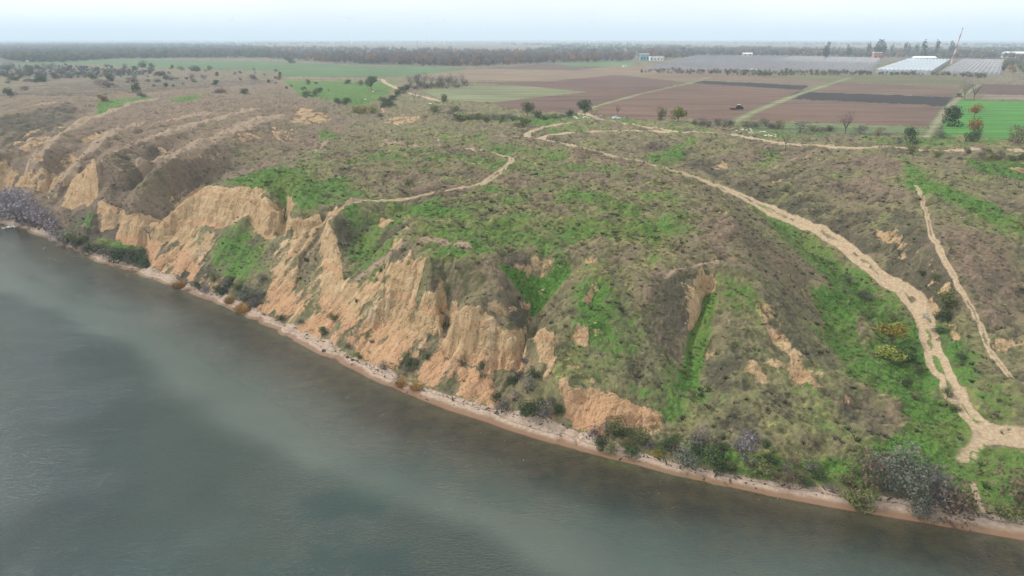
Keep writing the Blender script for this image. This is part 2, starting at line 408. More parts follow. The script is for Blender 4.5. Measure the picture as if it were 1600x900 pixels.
for poly, v in [
    ([(350,365),(390,355),(430,385),(425,430),(395,450),(330,430),(300,440),(330,395)], .12),
    ([(360,440),(420,430),(415,480),(350,465)], .1),
    ([(470,400),(500,365),(505,400),(480,450),(460,450)], .3),
    ([(640,545),(665,555),(650,600),(620,585)], .35),
    ([(770,600),(815,560),(880,600),(890,640),(870,650),(790,645)], .12),
    ([(945,650),(1030,655),(1030,690),(950,690)], .3),
    ([(828,401),(858,401),(860,428),(845,430),(830,420)], .9),
    ([(912,470),(932,442),(940,446),(920,475)], 1),
    ([(898,520),(930,512),(955,508),(955,540),(935,548),(900,540)], .75),
    ([(1052,430),(1100,432),(1097,450),(1078,508),(1062,506),(1078,455),(1055,442)], .95),
    ([(1100,555),(1118,525),(1128,530),(1110,560)], .9),
    ([(1102,492),(1140,505),(1130,515),(1103,503)], .8),
    ([(1175,470),(1205,480),(1250,540),(1290,600),(1260,610),(1215,545)], .50),
    ([(1140,560),(1200,560),(1300,590),(1290,620),(1180,600)], .58),
    ([(1248,438),(1258,438),(1264,465),(1254,465)], .9),
    ([(1360,370),(1385,353),(1408,355),(1408,375),(1425,385),(1437,412),(1430,425),(1412,412),(1398,380),(1370,378)], .95),
    ([(1440,430),(1480,440),(1495,465),(1480,470),(1455,455)], .6),
    ([(1477,480),(1490,490),(1512,535),(1508,550),(1495,540),(1480,515)], .98),
    ([(1197,285),(1210,274),(1222,280),(1212,287)], .9),
    ([(1108,260),(1135,252),(1142,264),(1120,266)], .8),
    ([(1550,525),(1590,528),(1600,540),(1560,545)], .7),
    ([(445,190),(462,174),(475,168),(505,175),(520,188),(485,192)], 1),
    ([(594,186),(632,178),(660,183),(640,193),(600,195)], .9),
    ([(597,165),(608,158),(600,175),(592,180)], .8),
    ([(10,236),(20,222),(60,213),(80,212),(72,226),(40,234)], .85),
    ([(25,222),(55,195),(75,196),(40,215)], .6), ([(88,205),(90,196),(105,197),(103,206)], .9),
    ([(95,248),(110,232),(135,238),(120,256),(80,262)], .6), ([(120,222),(135,213),(165,202),(160,212),(140,223)], .75),
    ([(155,245),(230,243),(210,262),(160,275)], .33), ([(240,225),(262,232),(262,245),(250,240)], .8),
    ([(290,240),(345,236),(340,250),(300,248)], .6), ([(355,215),(400,200),(410,215),(370,222)], .5), ([(420,195),(465,205),(455,225),(425,215)], .5),
    ([(180,340),(250,345),(240,385),(190,380)], .6),
    ([(0,240),(12,250),(20,262),(18,300),(0,300)], .9), ([(60,240),(80,262),(78,300),(35,302),(45,262)], .85),
    ([(600,400),(665,397),(655,430),(648,480),(600,510)], .85), ([(686,430),(700,412),(712,420),(700,433)], .9), ([(608,390),(618,368),(630,372),(618,392)], 1),
    ([(765,482),(815,475),(822,500),(800,500),(780,490)], .15),
    ([(500,330),(540,318),(540,325),(505,350)], .9), ([(400,292),(420,296),(410,305),(385,303)], .8)]:
    sm_ = len(poly) and (max(p[0] for p in poly) - min(p[0] for p in poly) < 95)
    if sm_: small_scars.append(poly)
    paint(CLAY, poly, v * (.82 if sm_ and v > .8 else 1), 1.5 if sm_ and min(p[1] for p in poly) > 350 else 1.2)
for poly in [[(318,288),(410,295),(400,330),(383,343),(345,359),(300,353),(258,379),(228,405),(224,402),(262,333),(285,308)],
             [(392,300),(425,316),(446,325),(445,345),(432,366),(418,374),(403,366),(388,345)], [(443,340),(475,342),(500,332),(510,345),(503,360),(477,370),(442,370)],
             [(507,343),(525,372),(533,400),(535,470),(500,470),(505,400)], [(148,249),(153,275),(154,312),(130,320),(107,328),(94,324),(112,282),(138,260)],
             [(153,316),(185,325),(182,358),(157,365)], [(188,340),(215,331),(253,343),(240,386),(210,384),(187,378)],
             [(600,455),(650,448),(648,500),(620,512),(598,508)], [(636,474),(690,474),(693,529),(655,524),(633,516)],
             [(700,505),(712,487),(735,474),(756,489),(790,520),(822,519),(821,550),(815,580),(760,575),(700,560)], [(840,512),(872,514),(868,575),(836,565)],
             [(873,590),(890,600),(950,613),(1000,636),(1032,650),(990,662),(945,664),(945,690),(890,670),(900,650),(878,620)]]:
    paint(CLAY, poly, .95, .7)
SCAR = np.zeros((NY, NX), np.float32)
for poly in [[(826,399),(866,400),(868,412),(850,434),(838,430),(832,414)], [(909,402),(935,404),(936,415),(915,413)], [(888,522),(905,505),(920,512),(945,506),(955,515),(945,545),(930,545),(915,530),(895,536)],
             [(766,411),(774,410),(796,446),(790,455)], [(688,432),(692,405),(708,402),(710,412),(698,424)], [(680,464),(684,453),(700,453),(704,464)], [(752,473),(820,475),(824,490),(800,487),(758,486)],
             [(840,597),(852,570),(864,580),(850,597)], [(880,574),(884,561),(905,563),(905,574)], [(888,600),(895,587),(938,590),(942,599),(910,602)], [(588,354),(592,338),(620,338),(618,346),(600,355)], [(627,352),(640,348),(638,356),(630,358)],
             [(1101,558),(1112,530),(1125,524),(1120,545),(1110,560)], [(1104,496),(1135,502),(1133,511),(1106,504)], [(1158,576),(1200,578),(1200,590),(1162,586)], [(1195,505),(1215,510),(1235,540),(1262,590),(1245,598),(1215,560)], [(1180,472),(1192,470),(1212,492),(1205,502)],
             [(1060,433),(1100,431),(1100,446),(1085,450),(1062,442)], [(1300,690),(1322,610),(1330,612),(1316,650)], [(1110,400),(1132,395),(1138,402),(1118,408)], [(925,440),(940,443),(920,476),(911,472)],
             [(1560,522),(1600,530),(1600,542),(1565,536)], [(1456,455),(1490,440),(1498,462),(1480,466)]]:
    paint(CLAY, poly, .74, 1.0); paint(SCAR, poly, 1, .6)
NOCLAY = np.zeros((NY, NX), np.float32)
for poly in [
    [(152,248),(240,212),(290,215),(250,262),(205,303),(185,322),(156,312)], [(205,303),(262,248),(330,215),(440,180),(450,240),(330,280),(250,322),(215,325)],
    [(80,224),(123,190),(180,185),(150,214),(110,240),(80,280),(66,244)], [(0,160),(120,155),(120,200),(60,212),(0,230)],
    [(530,335),(600,318),(655,345),(640,392),(600,418),(560,436),(536,430)], [(668,400),(770,400),(790,460),(700,470),(690,425),(680,460),(652,455)],
    [(650,345),(780,380),(900,400),(1000,430),(780,400),(665,395)],
    [(955,440),(1050,430),(1060,500),(1060,660),(960,610),(895,560),(960,500)], [(1120,430),(1240,430),(1400,690),(1080,700),(1085,600),(1130,500)],
    [(1050,262),(1150,330),(1280,450),(1240,480),(1150,400),(1150,350)], [(770,400),(835,440),(830,475),(790,470)], [(890,430),(1000,425),(1000,600),(900,580),(900,500)],
    [(1200,280),(1450,330),(1450,500),(1350,400)], [(788,485),(825,480),(826,518),(800,510)],
    [(350,362),(388,352),(430,385),(425,430),(395,450),(345,430),(300,440),(330,395)], [(470,400),(504,365),(505,400),(480,450),(460,450)], [(445,372),(455,330),(470,315),(450,395)],
    [(100,330),(150,322),(157,372),(205,386),(228,406),(180,405),(110,375)], [(770,600),(815,560),(830,500),(838,560),(870,600),(885,650),(870,650),(790,645)],
    [(950,655),(1050,655),(1060,720),(960,692)]]:
    paint(NOCLAY, poly, 1, .8)
print("clay", time.time() - T0)
for poly, v in [
    ([(530,335),(620,345),(640,400),(560,435),(535,400)], .6),
    ([(900,440),(1060,432),(1200,450),(1290,590),(1400,690),(1300,700),(1060,690),(900,570)], .36), ([(1150,350),(1260,450),(1320,580),(1420,680),(1290,590),(1190,430)], .36),
    ([(650,400),(700,400),(690,460),(655,455)], .75),
    ([(790,480),(830,480),(825,520),(800,520)], .85),
    ([(0,185),(110,160),(125,180),(60,215),(0,232)], .85),
    ([(160,250),(200,235),(300,222),(280,240),(230,275),(200,300),(165,305)], .4),
    ([(250,350),(330,270),(480,225),(400,250),(320,285)], .42),
    ([(1040,430),(1070,470),(1060,510),(1030,500)], .7),
    ([(920,560),(1060,540),(1060,640),(980,600)], .4),
    ([(1200,240),(1400,310),(1400,380),(1300,350),(1200,290)], .5),
    ([(1380,390),(1480,430),(1480,500),(1400,430)], .6),
    ([(430,290),(560,300),(480,330),(430,320)], .5),
    ([(1430,425),(1490,440),(1485,480),(1510,545),(1540,600),(1500,590),(1455,500)], .85), ([(1010,225),(1100,245),(1300,340),(1440,440),(1300,362),(1100,275)], .75), ([(1300,330),(1440,330),(1480,420),(1440,430),(1380,380)], .6),
    ([(100,320),(240,380),(380,440),(450,500),(430,505),(250,425),(110,370)], .7),
    ([(0,120),(200,110),(420,115),(430,130),(150,150),(0,150)], .6)]:
    paint(DARK, poly, v, 2.5)
for poly in small_green: paint(DARK, poly, .05, 1.0)
for poly, v in [
    ([(130,180),(300,150),(440,160),(400,190),(300,225),(200,240),(180,200)], .85),
    ([(1280,240),(1400,240),(1430,320),(1300,290)], .75),
    ([(1100,320),(1140,330),(1150,380),(1110,380)], .8),
    ([(1450,330),(1600,360),(1600,520),(1540,500),(1480,400)], .75),
    ([(820,222),(1000,250),(1080,290),(900,265),(800,240)], .8),
    ([(1080,440),(1190,440),(1280,580),(1400,690),(1100,690)], .32)]:
    paint(PINK, poly, v, 4)
def stroke(A, P, wd, v):
    """worn, dry crests of the spurs"""
    path = smooth_path([hit(*p) for p in P], 2); a = np.array(path)
    i0 = max(0, int((a[:, 0].min() - 9 - GX0) / GS)); i1 = min(NX, int((a[:, 0].max() + 9 - GX0) / GS))
    j0 = max(0, int((a[:, 1].min() - 9 - GY0) / GS)); j1 = min(NY, int((a[:, 1].max() + 9 - GY0) / GS))
    d = polydist(path, gx[j0:j1, i0:i1], gy[j0:j1, i0:i1]); m = 1 - sstep(wd * .4, wd, d)
    A[j0:j1, i0:i1] = A[j0:j1, i0:i1] * (1 - m) + v * m
CREST = np.zeros((NY, NX), np.float32)
for P_, wd in [([(440,180),(400,188),(375,200),(330,213),(300,226),(275,240),(250,256),(232,272)], 6), ([(400,170),(340,184),(290,200),(240,212),(205,226),(165,243)], 4),
               ([(240,155),(200,163),(160,178),(130,186),(105,204),(87,213),(72,226),(50,250)], 4), ([(330,175),(260,190),(200,196),(180,201),(160,213),(147,225),(127,243),(105,272)], 4),
               ([(0,178),(40,168),(80,161),(110,160)], 3), ([(495,238),(505,226),(512,218)], 2), ([(660,370),(690,375),(730,388)], 1.6), ([(520,330),(545,317),(570,311)], 1.5),
               ([(1040,432),(1065,420),(1090,410),(1120,410)], .8), ([(740,232),(560,222),(660,215),(830,212)], 1.5), ([(560,435),(600,405),(625,385)], 1.5),
               ([(1210,262),(1250,246),(1310,240)], 1)]:
    stroke(CREST, P_, wd, 1)
print("masks", time.time() - T0)

# roads -----------------------------------------------------------------------
def pathpx(P): return smooth_path([hit(*p) for p in P], 2)
ROADS = [  # path, full width, two wheel tracks?, strength
    (pathpx([(1700,695),(1600,690),(1570,686),(1545,680),(1515,645),(1490,610),(1465,570),(1450,530),(1446,500),(1430,470),(1400,445),(1370,425),(1340,400),(1300,370),(1250,345),(1200,322),(1150,300),(1100,283),(1050,266),(1000,252),(960,243),(920,232),(870,221),(842,217),(826,213),(822,209),(840,200),(870,194),(930,185)]), 3.35, 1, 1.0, "dirt_road"),
    (pathpx([(842,217),(860,210),(900,206),(1000,203),(1060,206),(1100,206),(1150,210),(1200,220),(1250,226),(1340,231),(1440,232),(1600,237),(1750,242)]), 4.4, 0, 1.0, "dirt_road"),
    (pathpx([(905,176),(925,180),(935,185),(960,190),(1000,196),(1060,206)]), 3.8, 0, .85, "dirt_road"),
    (pathpx([(715,227),(725,231),(760,238),(800,244),(797,255),(775,272),(750,288),(720,292)]), 2.6, 1, .8, "dirt_road"),
    (pathpx([(720,292),(690,297),(650,305),(632,311),(600,312),(570,311),(548,318),(525,333),(512,342)]), 1.2, 0, .75, "footpath"),
    (pathpx([(1432,288),(1441,310),(1450,345),(1456,368),(1470,390),(1490,425),(1497,445),(1520,480),(1535,510),(1545,540),(1560,565),(1580,590),(1600,602),(1700,640)]), 1.3, 1, .8, "footpath"),
    (pathpx([(440,121),(520,122),(600,123),(598,128),(620,138),(640,146),(665,152),(690,158)]), 5.0, 0, .8, "dirt_road"),
    (pathpx([(1520,756),(1527,775),(1536,798)]), 1.0, 0, .7, "footpath"),
]
YARD = [hit(*p) for p in [(1512,640),(1535,652),(1570,664),(1620,672),(1620,692),(1590,700),(1560,694),(1535,700),(1525,720),(1505,726),(1490,722),(1500,706),(1515,690),(1520,668)]]
DIRT = np.zeros((NY, NX), np.float32)
paint(DIRT, YARD, .85, 1.5, world=True)
# the roads lie level across their width: smooth the ground there
Hsm = blur(Hm, 3.0)
roadD = []
for path, wd, tw, st, nm in ROADS:
    a = np.array(path); i0 = max(0, int((a[:, 0].min() - 8 - GX0) / GS)); i1 = min(NX, int((a[:, 0].max() + 8 - GX0) / GS))
    j0 = max(0, int((a[:, 1].min() - 8 - GY0) / GS)); j1 = min(NY, int((a[:, 1].max() + 8 - GY0) / GS))
    if i1 <= i0 or j1 <= j0: roadD.append(None); continue
    d = polydist(path, gx[j0:j1, i0:i1], gy[j0:j1, i0:i1])
    m = 1 - sstep(wd * .5, wd * .5 + 1.5, d)
    Hm[j0:j1, i0:i1] = Hm[j0:j1, i0:i1] * (1 - m) + (Hsm[j0:j1, i0:i1] - .12) * m
BEACH = np.zeros((NY, NX), np.float32)
beach_poly = [tuple(p) for p in shoreW - NRM * 1.0] + [tuple(p) for p in btopW[::-1]]
paint(BEACH, beach_poly, 1.0, 1.0, world=True)
print("roads", time.time() - T0)

# fields on the flat land (pixels surveyed at 26 m) --------------------------------
FIELDS = [  # polygon, colour, object name
    ([(0,99),(200,93),(400,96),(560,103),(690,105),(737,108),(650,118),(595,121),(440,120),(435,111),(300,108),(150,101),(0,104)], (.085,.145,.05), 'green_field'),
    ([(737,108),(880,103),(1000,103),(1180,113),(1075,127),(960,117),(860,127),(690,124),(640,119)], (.26,.205,.145), 'stubble_field'),
    ([(800,104),(860,99),(975,101),(900,110),(740,107)], (.15,.105,.085), 'ploughed_field'),
    ([(860,99),(960,96),(1000,98),(985,103),(900,104)], (.10,.17,.06), 'green_field'),
    ([(660,140),(740,134),(860,132),(940,146),(840,152),(770,161),(690,156)], (.17,.18,.085), 'green_field'),
    ([(720,129),(860,127),(960,117),(1072,129),(990,148),(930,164),(900,178),(800,170),(760,162),(860,150),(920,144),(820,134)], (.165,.105,.085), 'ploughed_field'),
    ([(940,164),(1000,147),(1082,131),(1258,141),(1190,168),(1142,190),(1000,186),(930,180)], (.185,.12,.09), 'ploughed_field'),
    ([(1000,118),(1060,122),(1100,124),(1265,133),(1295,127),(1160,118),(1060,112)], (.23,.17,.125), 'stubble_field'),
    ([(1080,130),(1102,126),(1265,134),(1252,140.5)], (.035,.027,.027), 'ploughed_field'),
    ([(1180,119),(1230,116),(1350,117),(1505,121),(1512,134),(1400,131),(1300,128)], (.16,.165,.08), 'stubble_field'),
    ([(1270,140),(1300,129),(1505,136),(1492,151),(1260,143)], (.18,.12,.095), 'ploughed_field'),
    ([(1224,154.5),(1246,143),(1490,152),(1477,165.5)], (.035,.027,.027), 'ploughed_field'),
    ([(1160,187),(1224,155.5),(1477,166.5),(1452,199),(1340,193)], (.175,.115,.09), 'ploughed_field'),
    ([(1150,191),(1340,193),(1452,200),(1444,214),(1180,206)], (.12,.15,.06), 'green_field'),
    ([(1500,156),(1600,159),(1800,163),(1800,222),(1600,220),(1462,212)], (.065,.20,.028), 'green_field'),
    ([(1516,131),(1800,138),(1800,152),(1600,150),(1512,146)], (.13,.085,.075), 'ploughed_field'),
    ([(1540,148),(1800,153),(1800,158),(1530,155)], (.28,.24,.18), 'stubble_field'),
]
FIELDW = [([un(x, y, 26)[:2] for x, y in p], c, n) for p, c, n in FIELDS]
TRACKS = [([un(x, y, 26)[:2] for x, y in p], wd) for p, wd in [
    ([(905,176),(935,165),(1000,147),(1078,130),(1110,120)], 5), ([(1145,192),(1180,174),(1240,150),(1300,130),(1330,121)], 7),
    ([(1448,214),(1478,170),(1500,152),(1530,132)], 5)]]

# ------------------------------------------------------------------ terrain mesh
th = np.concatenate([R(-80) + (R(42)) * (1 - (1 - np.linspace(0, 1, 50)) ** 1.6)[:-1], np.linspace(R(-38), R(38), 1180), (R(38) + R(42) * np.linspace(0, 1, 50) ** 1.6)[1:]])
NC = len(th)
rs = np.concatenate([np.arange(62, 480, .5), np.geomspace(480, 30000, 700)])
cx, sx = np.cos(th)[:, None], np.sin(th)[:, None]
qx, qy = sx * rs[None], cx * rs[None]
hz = ground(qx, qy)
dep = np.clip(qy, 20, None)
zc = (CAM_H - hz); dist = np.hypot(rs[None], zc)
ang = np.arctan2(zc, rs[None] * np.clip(cx, .5, 1))
dpy = np.abs(np.diff(ang, axis=1)) * 720
mid = .5 * (rs[1:] + rs[:-1])[None]
wgt = np.clip(dpy, 0, 6) + np.diff(rs)[None] * 0.16 * np.clip(150 / mid, 0, 1.3) ** 1.2
wat = hz[:, 1:] < -1.0
wgt = np.where(wat, wgt * .10, wgt)
def blur1(A, r, ax):
    o = A.copy(); k = 2 * r + 1
    Pd = np.pad(A, [(r, r) if i == ax else (0, 0) for i in (0, 1)], mode='edge'); n = A.shape[ax]; o = np.zeros_like(A)
    for i in range(k): o += Pd[i:i + n] if ax == 0 else Pd[:, i:i + n]
    return o / k
wgt = blur1(blur1(wgt, 6, 0), 3, 1)
cs = np.concatenate([np.zeros((NC, 1)), np.cumsum(wgt, 1)], 1); cs /= cs[:, -1:]
NRW = 880
rr = np.empty((NC, NRW))
q = np.linspace(0, 1, NRW)
for i in range(NC): rr[i] = np.interp(q, cs[i], rs)
X = (sx * rr); Y = (cx * rr)
Z = ground(X, Y)
print("grid", NC, NRW, time.time() - T0)
# fine relief: hummocks and tufts on the turf, ruts, furrows
vg = samp(GREEN, X, Y, .3); vc = samp(CLAY, X, Y, 0); vd = samp(DARK, X, Y, .38); vp = samp(PINK, X, Y, .72); vb = samp(BEACH, X, Y, 0)
vdirt = samp(DIRT, X, Y, 0); vst = samp(ST1, X, Y, 0); vst2 = samp(ST2, X, Y, 0); vslope = samp(slope0, X, Y, 0)
vgm = samp(gradmag, X, Y, 0)
ftype = np.zeros(X.shape, np.int8)          # 0 land 1 beach 2 bed 3 dirt_road 4 footpath 5.. fields
rd = np.zeros(X.shape, np.float32); rut = np.zeros(X.shape, np.float32)
for path, wd, tw, st, nm in ROADS:
    a = np.array(path); bb = (X > a[:, 0].min() - 6) & (X < a[:, 0].max() + 6) & (Y > a[:, 1].min() - 6) & (Y < a[:, 1].max() + 6)
    ii = np.nonzero(bb); xx, yy = X[ii], Y[ii]
    wob = (fbm(xx * .35, yy * .35, 2, 55) - .5) * .7
    d = polydist(path, xx, yy) + wob * min(1, wd / 3)
    hw = wd * .5
    m = (1 - sstep(hw - .25, hw + .3, d)) * st
    if tw:
        strip = (1 - sstep(hw * .16, hw * .38, d)) * sstep(.25, .55, fbm(xx * .09, yy * .09, 2, 77)) + .5 * sstep(hw * .72, hw, d)
        m = m * (1 - .66 * np.clip(strip, 0, 1) * sstep(.3, .6, fbm(xx * .5, yy * .5, 2, 79) + .12))
        rut[ii] = np.minimum(rut[ii], -.16 * np.exp(-((d - hw * .55) / (hw * .2)) ** 2) + .0)
    rd[ii] = np.maximum(rd[ii], m)
    sel = (d < hw); k = 3 if nm == 'dirt_road' else 4
    ft = ftype[ii]; ft[sel & (ft == 0)] = k; ftype[ii] = ft
yd = pip(YARD, X, Y); ftype[yd] = 3
rd = np.maximum(rd, vdirt * (1 - .7 * sstep(.52, .66, fbm(X * .7, Y * .7, 3, 207))))
sd0 = polydist([tuple(p) for p in shoreW], X[:, :], Y) if False else None
nearshore = Z < 3
ftype[(vb > .5)] = 1
ftype[(Z < -.15)] = 2
fcol = np.zeros(X.shape + (4,), np.float32)
FN = ['green_field', 'stubble_field', 'ploughed_field']
edge = (fbm(X * .03, Y * .03, 3, 91) - .5) * 7
for W, c, n in FIELDW:
    a = np.array(W); bb = (X > a[:, 0].min() - 9) & (X < a[:, 0].max() + 9) & (Y > a[:, 1].min() - 9) & (Y < a[:, 1].max() + 9)
    ii = np.nonzero(bb); m = pip(W, X[ii] + edge[ii] * .5, Y[ii] + edge[ii])
    jj = (ii[0][m], ii[1][m])
    kf = .72 if n != 'green_field' else .85
    wk = (1, 1, 1) if n == 'green_field' else (.92, .84, .74)
    fcol[jj] = (c[0] * kf * wk[0], c[1] * kf * wk[1], c[2] * kf * wk[2], 1); ftype[jj] = 5 + FN.index(n)
for px0 in ([(0,98),(0,64),(250,66),(420,72),(420,91),(300,91),(180,92),(100,97)], [(420,91),(420,72),(735,78),(1000,84),(985,95),(860,98),(740,103),(690,103),(560,101)], [(1000,90),(1000,78),(1600,76),(1600,93),(1370,89),(1200,87)],
            [(0,120),(0,105),(100,104),(230,112),(220,118),(120,122)]):
    W = [un(a_, b_, 26)[:2] for a_, b_ in px0]; jj = np.nonzero(pip(W, X + edge * 2, Y + edge * 3)); fcol[jj] = (.075, .068, .05, .9)
for px0 in ([(1005,109),(1360,114),(1380,92),(1230,89),(1085,88)], [(1468,117),(1562,120),(1570,96),(1500,94)]):
    W = [un(a_, b_, 26)[:2] for a_, b_ in px0]; jj = np.nonzero(pip(W, X, Y)); fcol[jj] = (.15, .135, .14, .85)
for W, wd in TRACKS:
    a = np.array(W); bb = (X > a[:, 0].min() - 15) & (X < a[:, 0].max() + 15) & (Y > a[:, 1].min() - 15) & (Y < a[:, 1].max() + 15)
    ii = np.nonzero(bb); d = polydist(W, X[ii], Y[ii]) + edge[ii] * .25
    m = d < wd * .5; jj = (ii[0][m], ii[1][m]); cc = np.where((d[m] < 1.3)[:, None], np.array([[.20, .18, .11]]), np.array([[.12, .145, .055]]))
    fcol[jj] = np.concatenate([cc, np.ones((len(cc), 1))], 1); ftype[jj] = 5
for poly in small_scars: paint(SCAR, poly, 1, .7)
vsc = samp(SCAR, X, Y, 0)
Z = Z - .55 * sstep(.3, .7, vsc) * (Z > 2) * (.5 + fbm(X * .8, Y * .8, 2, 301))
onland = (1 - sstep(.3, .7, vb)) * sstep(1.0, 2.0, Z) * (1 - np.clip(rd, 0, 1)) * (ftype < 5)
near = 1 - sstep(500, 900, np.hypot(X, Y))
steepv = sstep(.6, 1.1, vslope)
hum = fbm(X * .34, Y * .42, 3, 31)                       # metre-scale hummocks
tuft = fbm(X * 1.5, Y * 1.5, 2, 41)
big = fbm(X * .07, Y * .07, 3, 61)
flat = 1 - sstep(.25, .6, vgm)
Z = Z + onland * near * ((hum - .5) * (2.2 * flat + .7 * (1 - flat)) * (1 - .5 * steepv) + (tuft - .5) * (.45 - .15 * steepv) + (big - .5) * 1.6 * flat + (fbm(X * .16, Y * .16, 2, 421) - .5) * 2.0 * flat * (vp < 2))
Z = Z + onland * steepv * (fbm(X * .8, Y * .8, 2, 71) - .5) * .5
Z = Z + rut - np.where((ftype == 3) | (ftype == 4), .05, 0) + (rd > .3) * (fbm(X * .6, Y * .6, 2, 19) - .5) * .12
farm = sstep(600, 1200, np.hypot(X, Y))
Z = Z + farm * (fbm(X * .0006, Y * .0006, 3, 5) - .5) * 5 * sstep(1500, 5000, np.hypot(X, Y))
Z = np.where(vb > .3, Z + (fbm(X * .5, Y * .5, 2, 88) - .5) * .12 * sstep(.1, .6, Z), Z)

# ------------------------------------------------------------------ materials
def new_mat(name):
    m = bpy.data.materials.new(name); m.use_nodes = True
    n = m.node_tree.nodes; b = n["Principled BSDF"]
    return m, m.node_tree, b
class NT:
    def __init__(s, nt): s.t = nt
    def n(s, typ, **kw):
        o = s.t.nodes.new(typ)
        for k, v in kw.items(): setattr(o, k, v)
        return o
    def l(s, a, b): s.t.links.new(a, b)
    def attr(s, name): o = s.n("ShaderNodeAttribute"); o.attribute_name = name; return o
    def noise(s, vec, scale, detail=3, rough=.55):
        o = s.n("ShaderNodeTexNoise"); o.inputs['Scale'].default_value = scale; o.inputs['Detail'].default_value = detail; o.inputs['Roughness'].default_value = rough
        if vec is not None: s.l(vec, o.inputs['Vector'])
        return o.outputs[0]
    def math(s, op, a, b=None, c=None, clamp=False):
        o = s.n("ShaderNodeMath", operation=op); o.use_clamp = clamp
        for i, v in enumerate((a, b, c)):
            if v is None: continue
            if isinstance(v, (int, float)): o.inputs[i].default_value = v
            else: s.l(v, o.inputs[i])
        return o.outputs[0]
    def ramp(s, v, a, b, lo=0., hi=1.):
        o = s.n("ShaderNodeMapRange", interpolation_type='SMOOTHSTEP'); s.l(v, o.inputs[0])
        o.inputs[1].default_value = a; o.inputs[2].default_value = b; o.inputs[3].default_value = lo; o.inputs[4].default_value = hi
        return o.outputs[0]
    def mix(s, f, a, b):
        o = s.n("ShaderNodeMix", data_type='RGBA')
        for i, v in ((0, f), (6, a), (7, b)):
            if isinstance(v, (int, float)): o.inputs[i].default_value = v
            elif isinstance(v, tuple): o.inputs[i].default_value = (*v, 1)
            else: s.l(v, o.inputs[i])
        return o.outputs[2]
    def scale(s, col, f):
        o = s.n("ShaderNodeVectorMath", operation='SCALE'); s.l(col, o.inputs[0])
        if isinstance(f, (int, float)): o.inputs['Scale'].default_value = f
        else: s.l(f, o.inputs['Scale'])
        return o.outputs[0]

